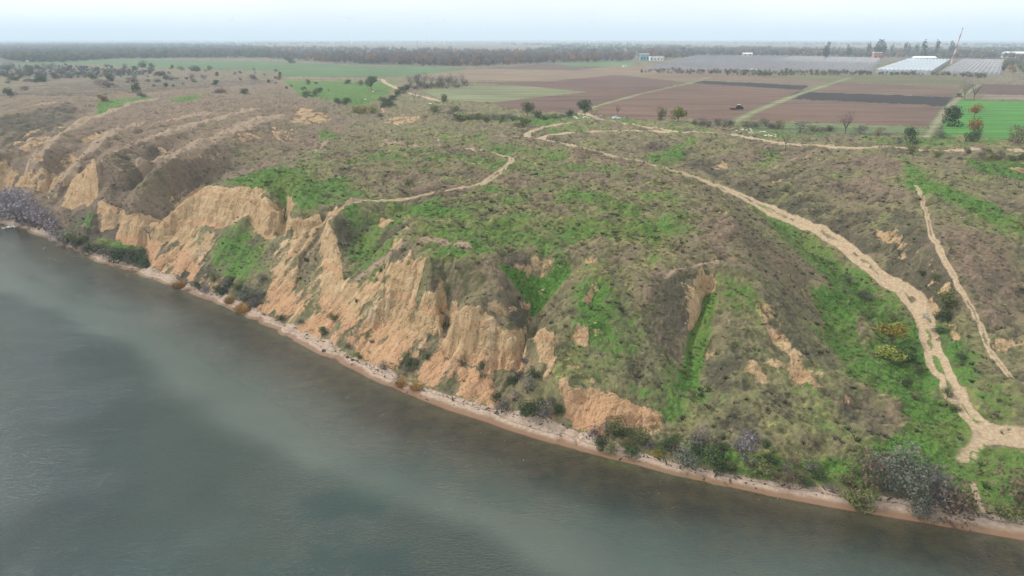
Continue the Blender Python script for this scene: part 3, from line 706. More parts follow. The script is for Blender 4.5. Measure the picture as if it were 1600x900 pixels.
def ground_material():
    m, t, b = new_mat("ground"); N = NT(t)
    geo = N.n("ShaderNodeNewGeometry"); pos = geo.outputs['Position']
    A = N.attr('mask1').outputs['Color']; sep = N.n("ShaderNodeSeparateColor"); N.l(A, sep.inputs[0])
    green, clay, dark = sep.outputs[0], sep.outputs[1], sep.outputs[2]
    B = N.attr('mask2').outputs['Color']; sp2 = N.n("ShaderNodeSeparateColor"); N.l(B, sp2.inputs[0])
    dirt, sand, pink = sp2.outputs[0], sp2.outputs[1], sp2.outputs[2]
    F = N.attr('fcol'); stn = N.attr('streak').outputs['Fac']; seaw = N.attr('shoreh').outputs['Fac']
    n_big = N.noise(pos, .05, 4); n_mid = N.noise(pos, .35, 5, .6); n_fine = N.noise(pos, 1.6, 5, .65); n_vf = N.noise(pos, 5.0, 3, .7)
    # dry turf
    base = N.mix(N.ramp(n_mid, .3, .7), (.095, .095, .040), (.215, .19, .095))
    dry = N.mix(N.ramp(n_fine, .3, .7), (.120, .084, .055), (.235, .170, .115))
    pk = N.math('ADD', pink, N.math('MULTIPLY_ADD', n_mid, 1.3, -.65))
    base = N.mix(N.ramp(pk, .35, .85), base, dry)
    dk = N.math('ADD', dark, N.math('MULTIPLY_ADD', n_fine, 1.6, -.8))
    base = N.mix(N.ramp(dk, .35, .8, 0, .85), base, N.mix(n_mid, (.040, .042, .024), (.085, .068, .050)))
    # yellow-green straw
    straw = N.ramp(N.noise(pos, .8, 4, .6), .47, .64, 0, .8)
    straw = N.math('MULTIPLY', straw, N.math('MULTIPLY', N.ramp(n_big, .38, .62, .25, 1.0), N.ramp(dark, .28, .6, 1.0, .25)))
    base = N.mix(N.math('MULTIPLY', straw, N.ramp(green, .3, .5)), base, (.32, .31, .085))
    # green grass
    gk = N.math('ADD', green, N.math('MULTIPLY_ADD', n_mid, 1.1, N.math('MULTIPLY_ADD', n_fine, .8, -.95)))
    gcol = N.mix(N.ramp(n_fine, .3, .7), (.024, .082, .010), (.085, .205, .022))
    gcol = N.mix(N.ramp(n_big, .45, .65), gcol, N.mix(n_fine, (.045, .09, .018), (.14, .20, .035)))
    base = N.mix(N.ramp(gk, .42, .78, 0, .92), base, gcol)
    # streaks and small dark tussocks
    spk = N.ramp(n_vf, .55, .68, 0, .55)
    base = N.mix(spk, base, (.055, .048, .035))
    base = N.mix(N.ramp(N.noise(pos, 3.2, 3, .7), .56, .70, 0, .5), base, (.27, .225, .13))
    base = N.mix(N.ramp(N.math('ADD', pink, N.math('MULTIPLY_ADD', n_mid, .6, -.3)), .98, 1.25, 0, .75), base, (.30, .225, .15))
    # bare loess, banded
    sepP = N.n("ShaderNodeSeparateXYZ"); N.l(pos, sepP.inputs[0])
    zw = N.math('MULTIPLY_ADD', n_big, 5.0, sepP.outputs[2])
    cmb = N.n("ShaderNodeCombineXYZ"); N.l(N.math('MULTIPLY', zw, 1.0), cmb.inputs[2])
    strata = N.noise(cmb.outputs[0], .55, 4, .7)
    cl = N.mix(N.ramp(n_mid, .3, .7), (.335, .22, .11), (.46, .325, .18))
    cl = N.mix(N.ramp(strata, .54, .60, 0, .7), cl, (.46, .235, .12))
    cl = N.mix(N.ramp(strata, .42, .37, 0, .5), cl, (.58, .47, .31))
    low = N.ramp(zw, 7.5, 12.0, .7, 0.0)
    cl = N.mix(low, cl, (.44, .245, .13))
    mfc = N.n('ShaderNodeMapping'); mfc.inputs['Scale'].default_value = (1.6, 1.6, .22); N.l(pos, mfc.inputs[0])
    crk = N.noise(mfc.outputs[0], 1.0, 4, .75)
    cl = N.mix(N.ramp(crk, .46, .33, 0, .85), cl, (.17, .105, .055))
    cl = N.mix(N.ramp(stn, .7, 2.0, 0, .35), cl, (.62, .50, .35))
    cl = N.mix(N.ramp(stn, -1.1, -2.2, 0, .5), cl, (.22, .15, .09))
    cl = N.mix(N.ramp(n_vf, .58, .75, 0, .6), cl, (.22, .16, .09))
    ck = N.math('ADD', clay, N.math('MULTIPLY_ADD', n_mid, 1.1, N.math('MULTIPLY_ADD', n_fine, 1.1, N.math('MULTIPLY_ADD', n_vf, .5, -1.35))))
    base = N.mix(N.ramp(ck, .40, .66), base, cl)
    # dirt tracks and sand
    dcol = N.mix(N.ramp(n_fine, .3, .7), (.27, .195, .12), (.42, .325, .21))
    dd = N.math('ADD', dirt, N.math('MULTIPLY_ADD', n_vf, .7, -.35))
    base = N.mix(N.ramp(dd, .3, .65), base, dcol)
    scol = N.mix(N.ramp(n_fine, .3, .75), (.27, .195, .145), (.42, .33, .25))
    wet = N.mix(n_mid, (.17, .10, .058), (.22, .135, .08))
    scol = N.mix(N.ramp(N.math('MULTIPLY_ADD', n_mid, .25, seaw), .28, .62), wet, scol)
    wr = N.math('ABSOLUTE', N.math('ADD', N.math('MULTIPLY_ADD', n_mid, .3, seaw), -.86))
    scol = N.mix(N.math('MULTIPLY', N.ramp(wr, .015, .05, .9, 0), N.ramp(n_fine, .42, .55)), scol, (.09, .065, .05))
    base = N.mix(N.ramp(N.math('ADD', sand, N.math('MULTIPLY_ADD', n_fine, .5, -.25)), .35, .6), base, scol)
    # river bed
    bed = N.mix(N.ramp(n_mid, .35, .65), (.035, .032, .010), (.10, .08, .025))
    base = N.mix(N.ramp(seaw, -.42, -.06, 1, 0), base, bed)
    # fields
    mapf = N.n("ShaderNodeMapping"); mapf.inputs['Rotation'].default_value = (0, 0, R(-8)); mapf.inputs['Scale'].default_value = (.012, .22, 1); N.l(pos, mapf.inputs[0])
    fn = N.noise(mapf.outputs[0], 1.0, 4, .65)
    fb = N.math('MULTIPLY', N.ramp(fn, .3, .7, .55, 1.45), N.ramp(N.noise(pos, .012, 4, .6), .3, .7, .88, 1.14))
    fb = N.math('MULTIPLY', fb, N.ramp(n_mid, .25, .75, .88, 1.12))
    base = N.mix(F.outputs['Alpha'], base, N.scale(F.outputs['Color'], fb))
    N.l(base, b.inputs['Base Color'])
    rough = N.ramp(seaw, .1, .3, .45, .95); N.l(rough, b.inputs['Roughness'])
    b.inputs['Specular IOR Level'].default_value = .25
    bp = N.n("ShaderNodeBump"); bp.inputs['Distance'].default_value = .5; bp.inputs['Strength'].default_value = .55
    mfl = N.n("ShaderNodeMapping"); mfl.inputs['Scale'].default_value = (1.1, 1.1, .16); N.l(pos, mfl.inputs[0])
    vo = N.n("ShaderNodeTexVoronoi"); vo.feature = 'DISTANCE_TO_EDGE'; vo.inputs['Scale'].default_value = 1.0
    mvo = N.n("ShaderNodeMapping"); mvo.inputs['Scale'].default_value = (.75, .75, .26)
    wp = N.n("ShaderNodeVectorMath", operation='ADD'); N.l(pos, wp.inputs[0]); wn = N.n("ShaderNodeTexNoise"); wn.inputs['Scale'].default_value = .9; N.l(pos, wn.inputs['Vector']); N.l(wn.outputs[1], wp.inputs[1]); N.l(wp.outputs[0], mvo.inputs[0]); N.l(mvo.outputs[0], vo.inputs['Vector'])
    crack = N.ramp(vo.outputs[0], 0.0, .10, 0, 1)
    vclayf = N.ramp(clay, .5, .8)
    flute0 = N.math('MULTIPLY', N.math('MULTIPLY', crack, vclayf), 1.3)
    flute = N.math('MULTIPLY_ADD', N.noise(mfl.outputs[0], 1.0, 5, .7), N.math('MULTIPLY', N.ramp(clay, .3, .6), 3.6), flute0)
    hgt = N.math('ADD', N.math('MULTIPLY_ADD', n_vf, .5, n_fine), flute)
    inv = N.math('SUBTRACT', 1.0, N.math('MAXIMUM', N.math('MAXIMUM', N.math('MULTIPLY', dirt, .8), N.math('MULTIPLY', sand, .9)), F.outputs['Alpha'], clamp=True))
    N.l(N.math('MULTIPLY', hgt, inv), bp.inputs['Height'])
    N.l(bp.outputs[0], b.inputs['Normal'])
    return m
M_GROUND = ground_material()

def make_mesh(name, co, quads, mats, attrs=None, smooth=True):
    me = bpy.data.meshes.new(name)
    nv, nf = len(co), len(quads)
    k = quads.shape[1]
    me.vertices.add(nv); me.vertices.foreach_set('co', co.astype(np.float32).ravel())
    me.loops.add(nf * k); me.loops.foreach_set('vertex_index', quads.astype(np.int32).ravel())
    me.polygons.add(nf); me.polygons.foreach_set('loop_start', (np.arange(nf) * k).astype(np.int32))
    me.update(calc_edges=True)
    if smooth: me.polygons.foreach_set('use_smooth', np.ones(nf, bool))
    for mt in mats: me.materials.append(mt)
    for an, (typ, data) in (attrs or {}).items():
        at = me.attributes.new(an, typ, 'POINT')
        at.data.foreach_set('color' if typ == 'FLOAT_COLOR' else 'value', data.astype(np.float32).ravel())
    me.update()
    return me
# clay also shows by itself wherever the slope facing the river is too steep for turf
seaward = sstep(-5, 35, -(X * 0 + 0)) if False else 1.0
vnc = samp(NOCLAY, X, Y, 0); vc = vc - .42 * sstep(.52, .64, fbm(X * .20, Y * .20, 3, 133)) * (vc < .88) * (vc > .3)
vclay = np.maximum(vc, sstep(1.1, 1.8, vslope) * .85 * (1 - vnc))
vclay = np.clip(vclay + .16 * np.clip(vst2, -1.5, 1.5) * (vclay > .15), 0, 1)
vgreen = np.clip(vg + .05 * vst * slp.mean(), 0, 1)
vcr = samp(CREST, X, Y, 0)
pat = fbm(X * .055, Y * .055, 3, 401) - .5; pat2 = fbm(X * .13, Y * .13, 2, 411) - .5
vg = np.clip(vg + (.75 * pat + .6 * pat2) * sstep(.15, .25, vg) * (1 - sstep(.62, .74, vg)), 0, 1); vd = np.clip(vd - .8 * pat2 + .5 * np.abs(pat) * flat, 0, 1); vgreen = np.clip(vg, 0, 1); vp = np.clip(vp - .7 * pat, 0, 1.2)
mask1 = np.stack([vgreen * (1 - .6 * vcr), vclay, np.clip(vd - .08 * vst * (vgm > .2) + .12 * sstep(.3, .6, vgm) - .5 * vcr + 1.1 * (.47 - hum) * flat + .5 * (.5 - tuft), 0, 1), np.ones_like(vg)], -1)  # dark growth, plus shade painted into the hollows between hummocks and tufts
mask2 = np.stack([rd, np.where(Z < 2.6, vb, 0) , np.clip(vp + .9 * vcr, 0, 1.4), np.ones_like(vg)], -1)
CO = np.stack([X, Y, Z], -1).reshape(-1, 3)
ii, jj = np.meshgrid(np.arange(NC - 1), np.arange(NRW - 1), indexing='ij')
v0 = ii * NRW + jj
Q = np.stack([v0, v0 + NRW, v0 + NRW + 1, v0 + 1], -1).reshape(-1, 4)
fq = ftype[:-1, :-1].reshape(-1)
names = ['ground', 'beach', 'river_bed', 'dirt_road', 'footpath', 'green_field', 'stubble_field', 'ploughed_field']
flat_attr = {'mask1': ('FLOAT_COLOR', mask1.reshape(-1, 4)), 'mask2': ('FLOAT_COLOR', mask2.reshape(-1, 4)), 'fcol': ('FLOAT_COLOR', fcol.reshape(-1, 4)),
             'streak': ('FLOAT', vst2.reshape(-1)), 'shoreh': ('FLOAT', Z.reshape(-1))}
# shared normals keep the pieces seamless
d1 = np.gradient(CO.reshape(NC, NRW, 3), axis=0); d2 = np.gradient(CO.reshape(NC, NRW, 3), axis=1)
nrm = np.cross(d1, d2).reshape(-1, 3); nrm /= np.linalg.norm(nrm, axis=1)[:, None] + 1e-12
if nrm[:, 2].mean() < 0: nrm = -nrm
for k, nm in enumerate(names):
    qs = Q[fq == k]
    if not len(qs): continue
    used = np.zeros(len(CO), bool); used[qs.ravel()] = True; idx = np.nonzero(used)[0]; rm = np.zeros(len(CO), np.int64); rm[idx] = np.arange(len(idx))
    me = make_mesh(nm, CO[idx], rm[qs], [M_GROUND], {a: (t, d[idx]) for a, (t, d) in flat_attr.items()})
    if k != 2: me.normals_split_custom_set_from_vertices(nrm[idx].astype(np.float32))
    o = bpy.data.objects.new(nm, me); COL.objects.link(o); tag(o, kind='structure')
print("terrain", len(Q), time.time() - T0)

# ------------------------------------------------------------------ water
def water_material():
    m, t, b = new_mat("water"); N = NT(t)
    t.nodes.remove(b); outn = [n for n in t.nodes if n.type == 'OUTPUT_MATERIAL'][0]
    geo = N.n("ShaderNodeNewGeometry"); pos = geo.outputs['Position']
    dep = N.attr('depth').outputs['Fac']
    n1 = N.noise(pos, .03, 4); n2 = N.noise(pos, .008, 3)
    col = N.mix(N.ramp(n1, .3, .7), (.017, .036, .033), (.026, .050, .043))
    # turbid shoal running parallel to the shore
    sh = N.attr('shoal').outputs['Fac']
    col = N.mix(N.ramp(N.math('MULTIPLY_ADD', n1, .5, N.math('ADD', sh, -.25)), .2, .9, 0, .85), col, (.076, .105, .088))
    dif = N.n("ShaderNodeBsdfDiffuse"); N.l(col, dif.inputs[0])
    tr = N.n("ShaderNodeBsdfTransparent"); tr.inputs[0].default_value = (.86, .88, .76, 1)
    body = N.n("ShaderNodeMixShader"); N.l(N.ramp(N.math('MULTIPLY_ADD', n1, 1.2, dep), .5, 3.2, 0.02, 1), body.inputs[0]); N.l(tr.outputs[0], body.inputs[1]); N.l(dif.outputs[0], body.inputs[2])
    gl = N.n("ShaderNodeBsdfGlossy"); gl.inputs['Roughness'].default_value = .07; gl.inputs[0].default_value = (.80, .82, .84, 1)
    mp = N.n("ShaderNodeMapping"); mp.inputs['Rotation'].default_value = (0, 0, R(25)); mp.inputs['Scale'].default_value = (1, 2.2, 1); N.l(pos, mp.inputs[0])
    wv = N.math('MULTIPLY_ADD', N.noise(mp.outputs[0], 1.1, 4, .6), 1.0, N.math('MULTIPLY', N.noise(mp.outputs[0], .25, 2), .8))
    calm = N.ramp(N.noise(pos, .022, 4, .6), .38, .62, .55, 1.1)
    bp = N.n("ShaderNodeBump"); N.l(N.math('MULTIPLY', calm, .8), bp.inputs['Strength']); bp.inputs['Distance'].default_value = .75; N.l(N.math('MULTIPLY_ADD', N.noise(mp.outputs[0], 3.2, 2, .6), .35, wv), bp.inputs['Height'])
    N.l(bp.outputs[0], gl.inputs['Normal'])
    fr = N.n("ShaderNodeFresnel"); fr.inputs[0].default_value = 1.33; N.l(bp.outputs[0], fr.inputs['Normal'])
    mx = N.n("ShaderNodeMixShader"); N.l(fr.outputs[0], mx.inputs[0]); N.l(body.outputs[0], mx.inputs[1]); N.l(gl.outputs[0], mx.inputs[2])
    N.l(mx.outputs[0], outn.inputs[0])
    return m
M_WATER = water_material()
xs = np.concatenate([[-6000, -2500, -1200, -700], np.arange(-450, 450.1, 2.5), [700, 1200, 2500, 6000]])
ys = np.concatenate([[-6000, -2500, -1000, -300], np.arange(-60, 480.1, 2.5)])
WX, WY = np.meshgrid(xs, ys, indexing='ij')
sdist = polydist([tuple(p) for p in shoreW], WX, WY)
land = samp(Hm, WX, WY, -4.0)
land = np.where((WY > 470), 26, land)
side = (land > 0)
sg = np.where(side, -sdist, sdist)
dpt = np.clip(sg, 0, 60) * .085
sgn = sg + 14 * (fbm(WX * .03, WY * .03, 3, 3) - .5)
shoal = .9 * sstep(6, 16, sgn) * (1 - sstep(22, 36, sgn)) + .15
nx_, ny_ = WX.shape
ii, jj = np.meshgrid(np.arange(nx_ - 1), np.arange(ny_ - 1), indexing='ij'); v0 = ii * ny_ + jj
qw = np.stack([v0, v0 + ny_, v0 + ny_ + 1, v0 + 1], -1).reshape(-1, 4)
lm = land.reshape(-1)[qw].min(1) < .4
qw = qw[lm]
me = make_mesh("river_water", np.stack([WX, WY, np.zeros_like(WX)], -1).reshape(-1, 3), qw, [M_WATER], {'depth': ('FLOAT', dpt.reshape(-1)), 'shoal': ('FLOAT', shoal.reshape(-1))})
o = bpy.data.objects.new("river_water", me); COL.objects.link(o); tag(o, kind='structure')
#%%OBJECTS
# ------------------------------------------------------------------ vegetation
rnd = random.Random(5)
def simple_mat(name, col, rough=.8, spec=.3, var=0.0, metal=0.0, noise=None):
    m, t, b = new_mat(name); N = NT(t)
    geo = N.n("ShaderNodeNewGeometry")
    c = N.n("ShaderNodeRGB"); c.outputs[0].default_value = (*col, 1); c = c.outputs[0]
    if var:
        oi = N.n("ShaderNodeObjectInfo"); c = N.scale(c, N.ramp(oi.outputs['Random'], 0, 1, 1 - var, 1 + var))
    if noise:
        c = N.scale(c, N.ramp(N.noise(geo.outputs['Position'], noise, 4, .6), .3, .7, .75, 1.25))
    N.l(c, b.inputs['Base Color']); b.inputs['Roughness'].default_value = rough; b.inputs['Specular IOR Level'].default_value = spec; b.inputs['Metallic'].default_value = metal
    return m
def leaf_mat(name, a, bcol, var=.2):
    m, t, b = new_mat(name); N = NT(t)
    geo = N.n("ShaderNodeNewGeometry"); oi = N.n("ShaderNodeObjectInfo")
    n = N.noise(geo.outputs['Position'], 1.1, 3, .6)
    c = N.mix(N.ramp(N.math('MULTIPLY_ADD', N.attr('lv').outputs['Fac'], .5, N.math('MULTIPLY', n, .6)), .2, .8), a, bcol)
    c = N.scale(c, N.ramp(oi.outputs['Random'], 0, 1, 1 - var, 1 + var))
    N.l(c, b.inputs['Base Color']); b.inputs['Roughness'].default_value = .85; b.inputs['Specular IOR Level'].default_value = .15
    return m
LM = {
 'dark': leaf_mat('leaf_dark_green', (.022, .035, .014), (.065, .090, .035)),
 'olive': leaf_mat('leaf_olive', (.05, .06, .02), (.14, .15, .055)),
 'yellowgreen': leaf_mat('leaf_yellow_green', (.07, .095, .015), (.22, .24, .05)),
 'yellow': leaf_mat('leaf_yellow', (.09, .08, .014), (.24, .19, .035)),
 'orange': leaf_mat('leaf_rust', (.11, .055, .02), (.28, .15, .055)),
 'silver': leaf_mat('leaf_silver_grey', (.06, .062, .047), (.175, .18, .135)),
 'grey': leaf_mat('twigs_grey', (.055, .048, .045), (.16, .14, .13)),
 'purple': leaf_mat('twigs_purple_brown', (.05, .035, .04), (.13, .095, .095)),
 'brown': leaf_mat('twigs_brown', (.06, .04, .025), (.17, .12, .08)),
 'pale': leaf_mat('twigs_pale_lilac', (.10, .085, .09), (.27, .235, .245)),
 'reed': leaf_mat('dry_reed', (.20, .12, .03), (.42, .26, .08)),
 'straw': leaf_mat('dry_straw', (.12, .10, .05), (.27, .23, .12)),
 'grass': leaf_mat('fresh_grass', (.035, .085, .015), (.11, .20, .03)),
}
BARK = simple_mat('bark', (.09, .07, .055), .9, .2, noise=3)
def pymesh(name, V, F, mats, mi=None, lv=None):
    me = bpy.data.meshes.new(name); me.from_pydata(V, [], F)
    for m in mats: me.materials.append(m)
    if mi: me.polygons.foreach_set('material_index', mi)
    if lv is not None:
        at = me.attributes.new('lv', 'FLOAT', 'POINT'); at.data.foreach_set('value', lv)
    me.update(); return me
def link(name, me, parent=None, loc=(0, 0, 0)):
    o = bpy.data.objects.new(name, me); COL.objects.link(o); o.parent = parent; o.location = loc; return o
def tube(V, F, a, b, ra, rb, n=5):
    a = Vector(a); b = Vector(b); d = (b - a).normalized(); u = d.orthogonal().normalized(); v = d.cross(u); k = len(V)
    for p, r in ((a, ra), (b, rb)):
        for i in range(n):
            t = 2 * math.pi * i / n; V.append(tuple(p + u * (r * math.cos(t)) + v * (r * math.sin(t))))
    for i in range(n): F.append((k + i, k + (i + 1) % n, k + n + (i + 1) % n, k + n + i))
    F.append(tuple(k + n + i for i in range(n)))
def leaves(seed, n, w, h, z0, size, twig=.0, lobes=7, flatb=.35):
    """many small leaf clumps or twigs spread through an uneven crown of unit-ish size"""
    r = random.Random(seed); V = []; F = []; lv = []
    L = []
    for i in range(lobes):
        a = r.random() * 6.283; q = r.random() ** .5 * w * .30
        L.append((q * math.cos(a), q * math.sin(a), z0 + h * (flatb + (.78 - flatb) * r.random()), w * (.2 + .14 * r.random()), h * (.2 + .12 * r.random())))
    for i in range(n):
        cx_, cy_, cz_, rx_, rz_ = r.choice(L)
        while True:
            x, y, z = (r.uniform(-1, 1) for _ in range(3)); q = x * x + y * y + z * z
            if .12 < q < 1: break
        q = q ** .5; k = (.55 + .45 * q) / q * q ** .4
        p = Vector((cx_ + x * k * rx_, cy_ + y * k * rx_, max(z0 * .3, cz_ + z * k * rz_)))
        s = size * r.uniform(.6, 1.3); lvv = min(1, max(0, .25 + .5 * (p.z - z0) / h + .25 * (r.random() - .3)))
        kx = len(V)
        if r.random() < twig:
            up = Vector((p.x - cx_ * .5 + r.uniform(-.3, .3) * w, p.y - cy_ * .5 + r.uniform(-.3, .3) * w, h * .8)).normalized()
            sd = up.orthogonal().normalized() * s * .13; q2 = p + up * s * 2.3
            V += [tuple(p - sd), tuple(p + sd), tuple(q2)]; F.append((kx, kx + 1, kx + 2)); lv += [lvv] * 3
        else:
            nrm_ = Vector((r.uniform(-1, 1) + x, r.uniform(-1, 1) + y, r.uniform(-.2, 1.3))).normalized(); u = nrm_.orthogonal().normalized(); v = nrm_.cross(u)
            a0 = r.random() * 6.283
            V += [tuple(p + (u * math.cos(a0 + t) + v * math.sin(a0 + t)) * s * rr_) for t, rr_ in ((0, 1), (1.5, .75), (3.1, 1), (4.8, .7))]
            F.append((kx, kx + 1, kx + 2, kx + 3)); lv += [lvv] * 4
    return V, F, lv
def trunk_geo(seed, h, w, r0, limbs=5, th=.45):
    r = random.Random(seed); V = []; F = []
    mid = (r.uniform(-.04, .04) * h, r.uniform(-.04, .04) * h, h * th * .6)
    tube(V, F, (0, 0, -.25), mid, r0, r0 * .75)
    for i in range(limbs):
        a = 6.283 * i / limbs + r.random(); q = w * .28 * r.uniform(.6, 1.2)
        e = (mid[0] + q * math.cos(a), mid[1] + q * math.sin(a), h * r.uniform(.6, .88))
        tube(V, F, mid, e, r0 * .5, r0 * .12, 4)
        for j in range(2):
            t = r.uniform(.35, .8); s0 = tuple(mid[k] + (e[k] - mid[k]) * t for k in range(3))
            tube(V, F, s0, (s0[0] + r.uniform(-.2, .2) * w, s0[1] + r.uniform(-.2, .2) * w, s0[2] + h * r.uniform(.12, .3)), r0 * .2, r0 * .05, 3)
    return V, F
# prototypes, height 1 m, width 1 m: scaled per plant
PROTO = {}
def proto(shape, kind, v):
    k = (shape, kind, v)
    if k in PROTO: return PROTO[k]
    sd_ = hash((shape.__hash__() & 0) + v * 17 + len(shape) * 5 + sum(map(ord, kind)))
    if shape == 'tree':
        V, F, lv = leaves(sd_, 900, 1.05, .88, .18, .042, twig={'grey': .8, 'purple': .8, 'brown': .6}.get(kind, .1), lobes=9)
        T = trunk_geo(sd_, .95, 1.0, .028, 6)
    elif shape == 'bare':
        V, F, lv = leaves(sd_, 420, 1.05, .82, .2, .032, twig=.97, lobes=10)
        T = trunk_geo(sd_, 1.0, 1.2, .026, 8, .4)
    elif shape == 'poplar':
        V, F, lv = leaves(sd_, 260, .42, .95, .06, .05, twig=.1, lobes=12, flatb=.05); T = trunk_geo(sd_, .9, .3, .03, 3)
    elif shape == 'reed':
        r = random.Random(sd_); V, F, lv = [], [], []
        for i in range(420):
            a = r.random() * 6.283; q = r.random() ** .5 * .5; p = Vector((q * math.cos(a), q * math.sin(a), 0)); k0 = len(V)
            hh = r.uniform(.5, 1.0) * (1 - q * .7); t2 = p + Vector((r.uniform(-.12, .12) + p.x * .3, r.uniform(-.12, .12) + p.y * .3, hh)); sdv = Vector((-math.sin(a), math.cos(a), 0)) * .018
            V += [tuple(p - sdv), tuple(p + sdv), tuple(t2)]; F.append((k0, k0 + 1, k0 + 2)); lv += [.1, .1, 1]
        T = trunk_geo(sd_, .4, .3, .01, 3)
    else:  # shrub
        V, F, lv = leaves(sd_, 1400 if kind == 'silver' else 950, 1.08, 1.0, .04, .030 if kind == 'silver' else .040, twig={'grey': .75, 'purple': .75, 'pale': .75, 'brown': .6, 'silver': .25}.get(kind, .1), lobes=9, flatb=.12)
        T = trunk_geo(sd_, .8, .8, .018, 6, .2)
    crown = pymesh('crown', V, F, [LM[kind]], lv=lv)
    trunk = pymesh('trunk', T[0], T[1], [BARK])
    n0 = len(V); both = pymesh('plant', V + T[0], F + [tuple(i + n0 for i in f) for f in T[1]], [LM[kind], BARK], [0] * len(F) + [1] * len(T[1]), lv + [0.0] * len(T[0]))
    PROTO[k] = (crown, trunk, both); return PROTO[k]
def zat(x, y): return float(ground(np.array([x]), np.array([y]))[0])
def plant(x, y, h, w, shape, kind, name, label, cat, group=None, parts=True, v=None):
    c, t, b = proto(shape, kind, (v if v is not None else rnd.randrange(3)))
    z = zat(x, y)
    if parts:
        o = bpy.data.objects.new(name, None); COL.objects.link(o); o.empty_display_size = .5
        link('crown' if shape in ('tree', 'bare', 'poplar') else ('stalks' if shape == 'reed' else 'foliage'), c, o); link('trunk' if shape in ('tree', 'bare', 'poplar') else 'stem', t, o)
    else: o = link(name, b)
    o.location = (x, y, z - .08 * h * (0 if shape in ('tree', 'bare', 'poplar') else 1)); o.scale = (w, w * rnd.uniform(.85, 1.1), h); o.rotation_euler = (0, 0, rnd.random() * 6.283)
    tag(o, label, cat, group); return o
def plant_px(px, py, hp, wp, *a, **k):
    x, y = hit(px, py); z = zat(x, y); d = math.sqrt(x * x + y * y + (CAM_H - z) ** 2); s = d / FOC
    kk = 1.16 if (1320 < px < 1620 and py > 720) or px < 110 else .96
    return plant(x, y, hp * s * kk, wp * s * kk, *a, **k)
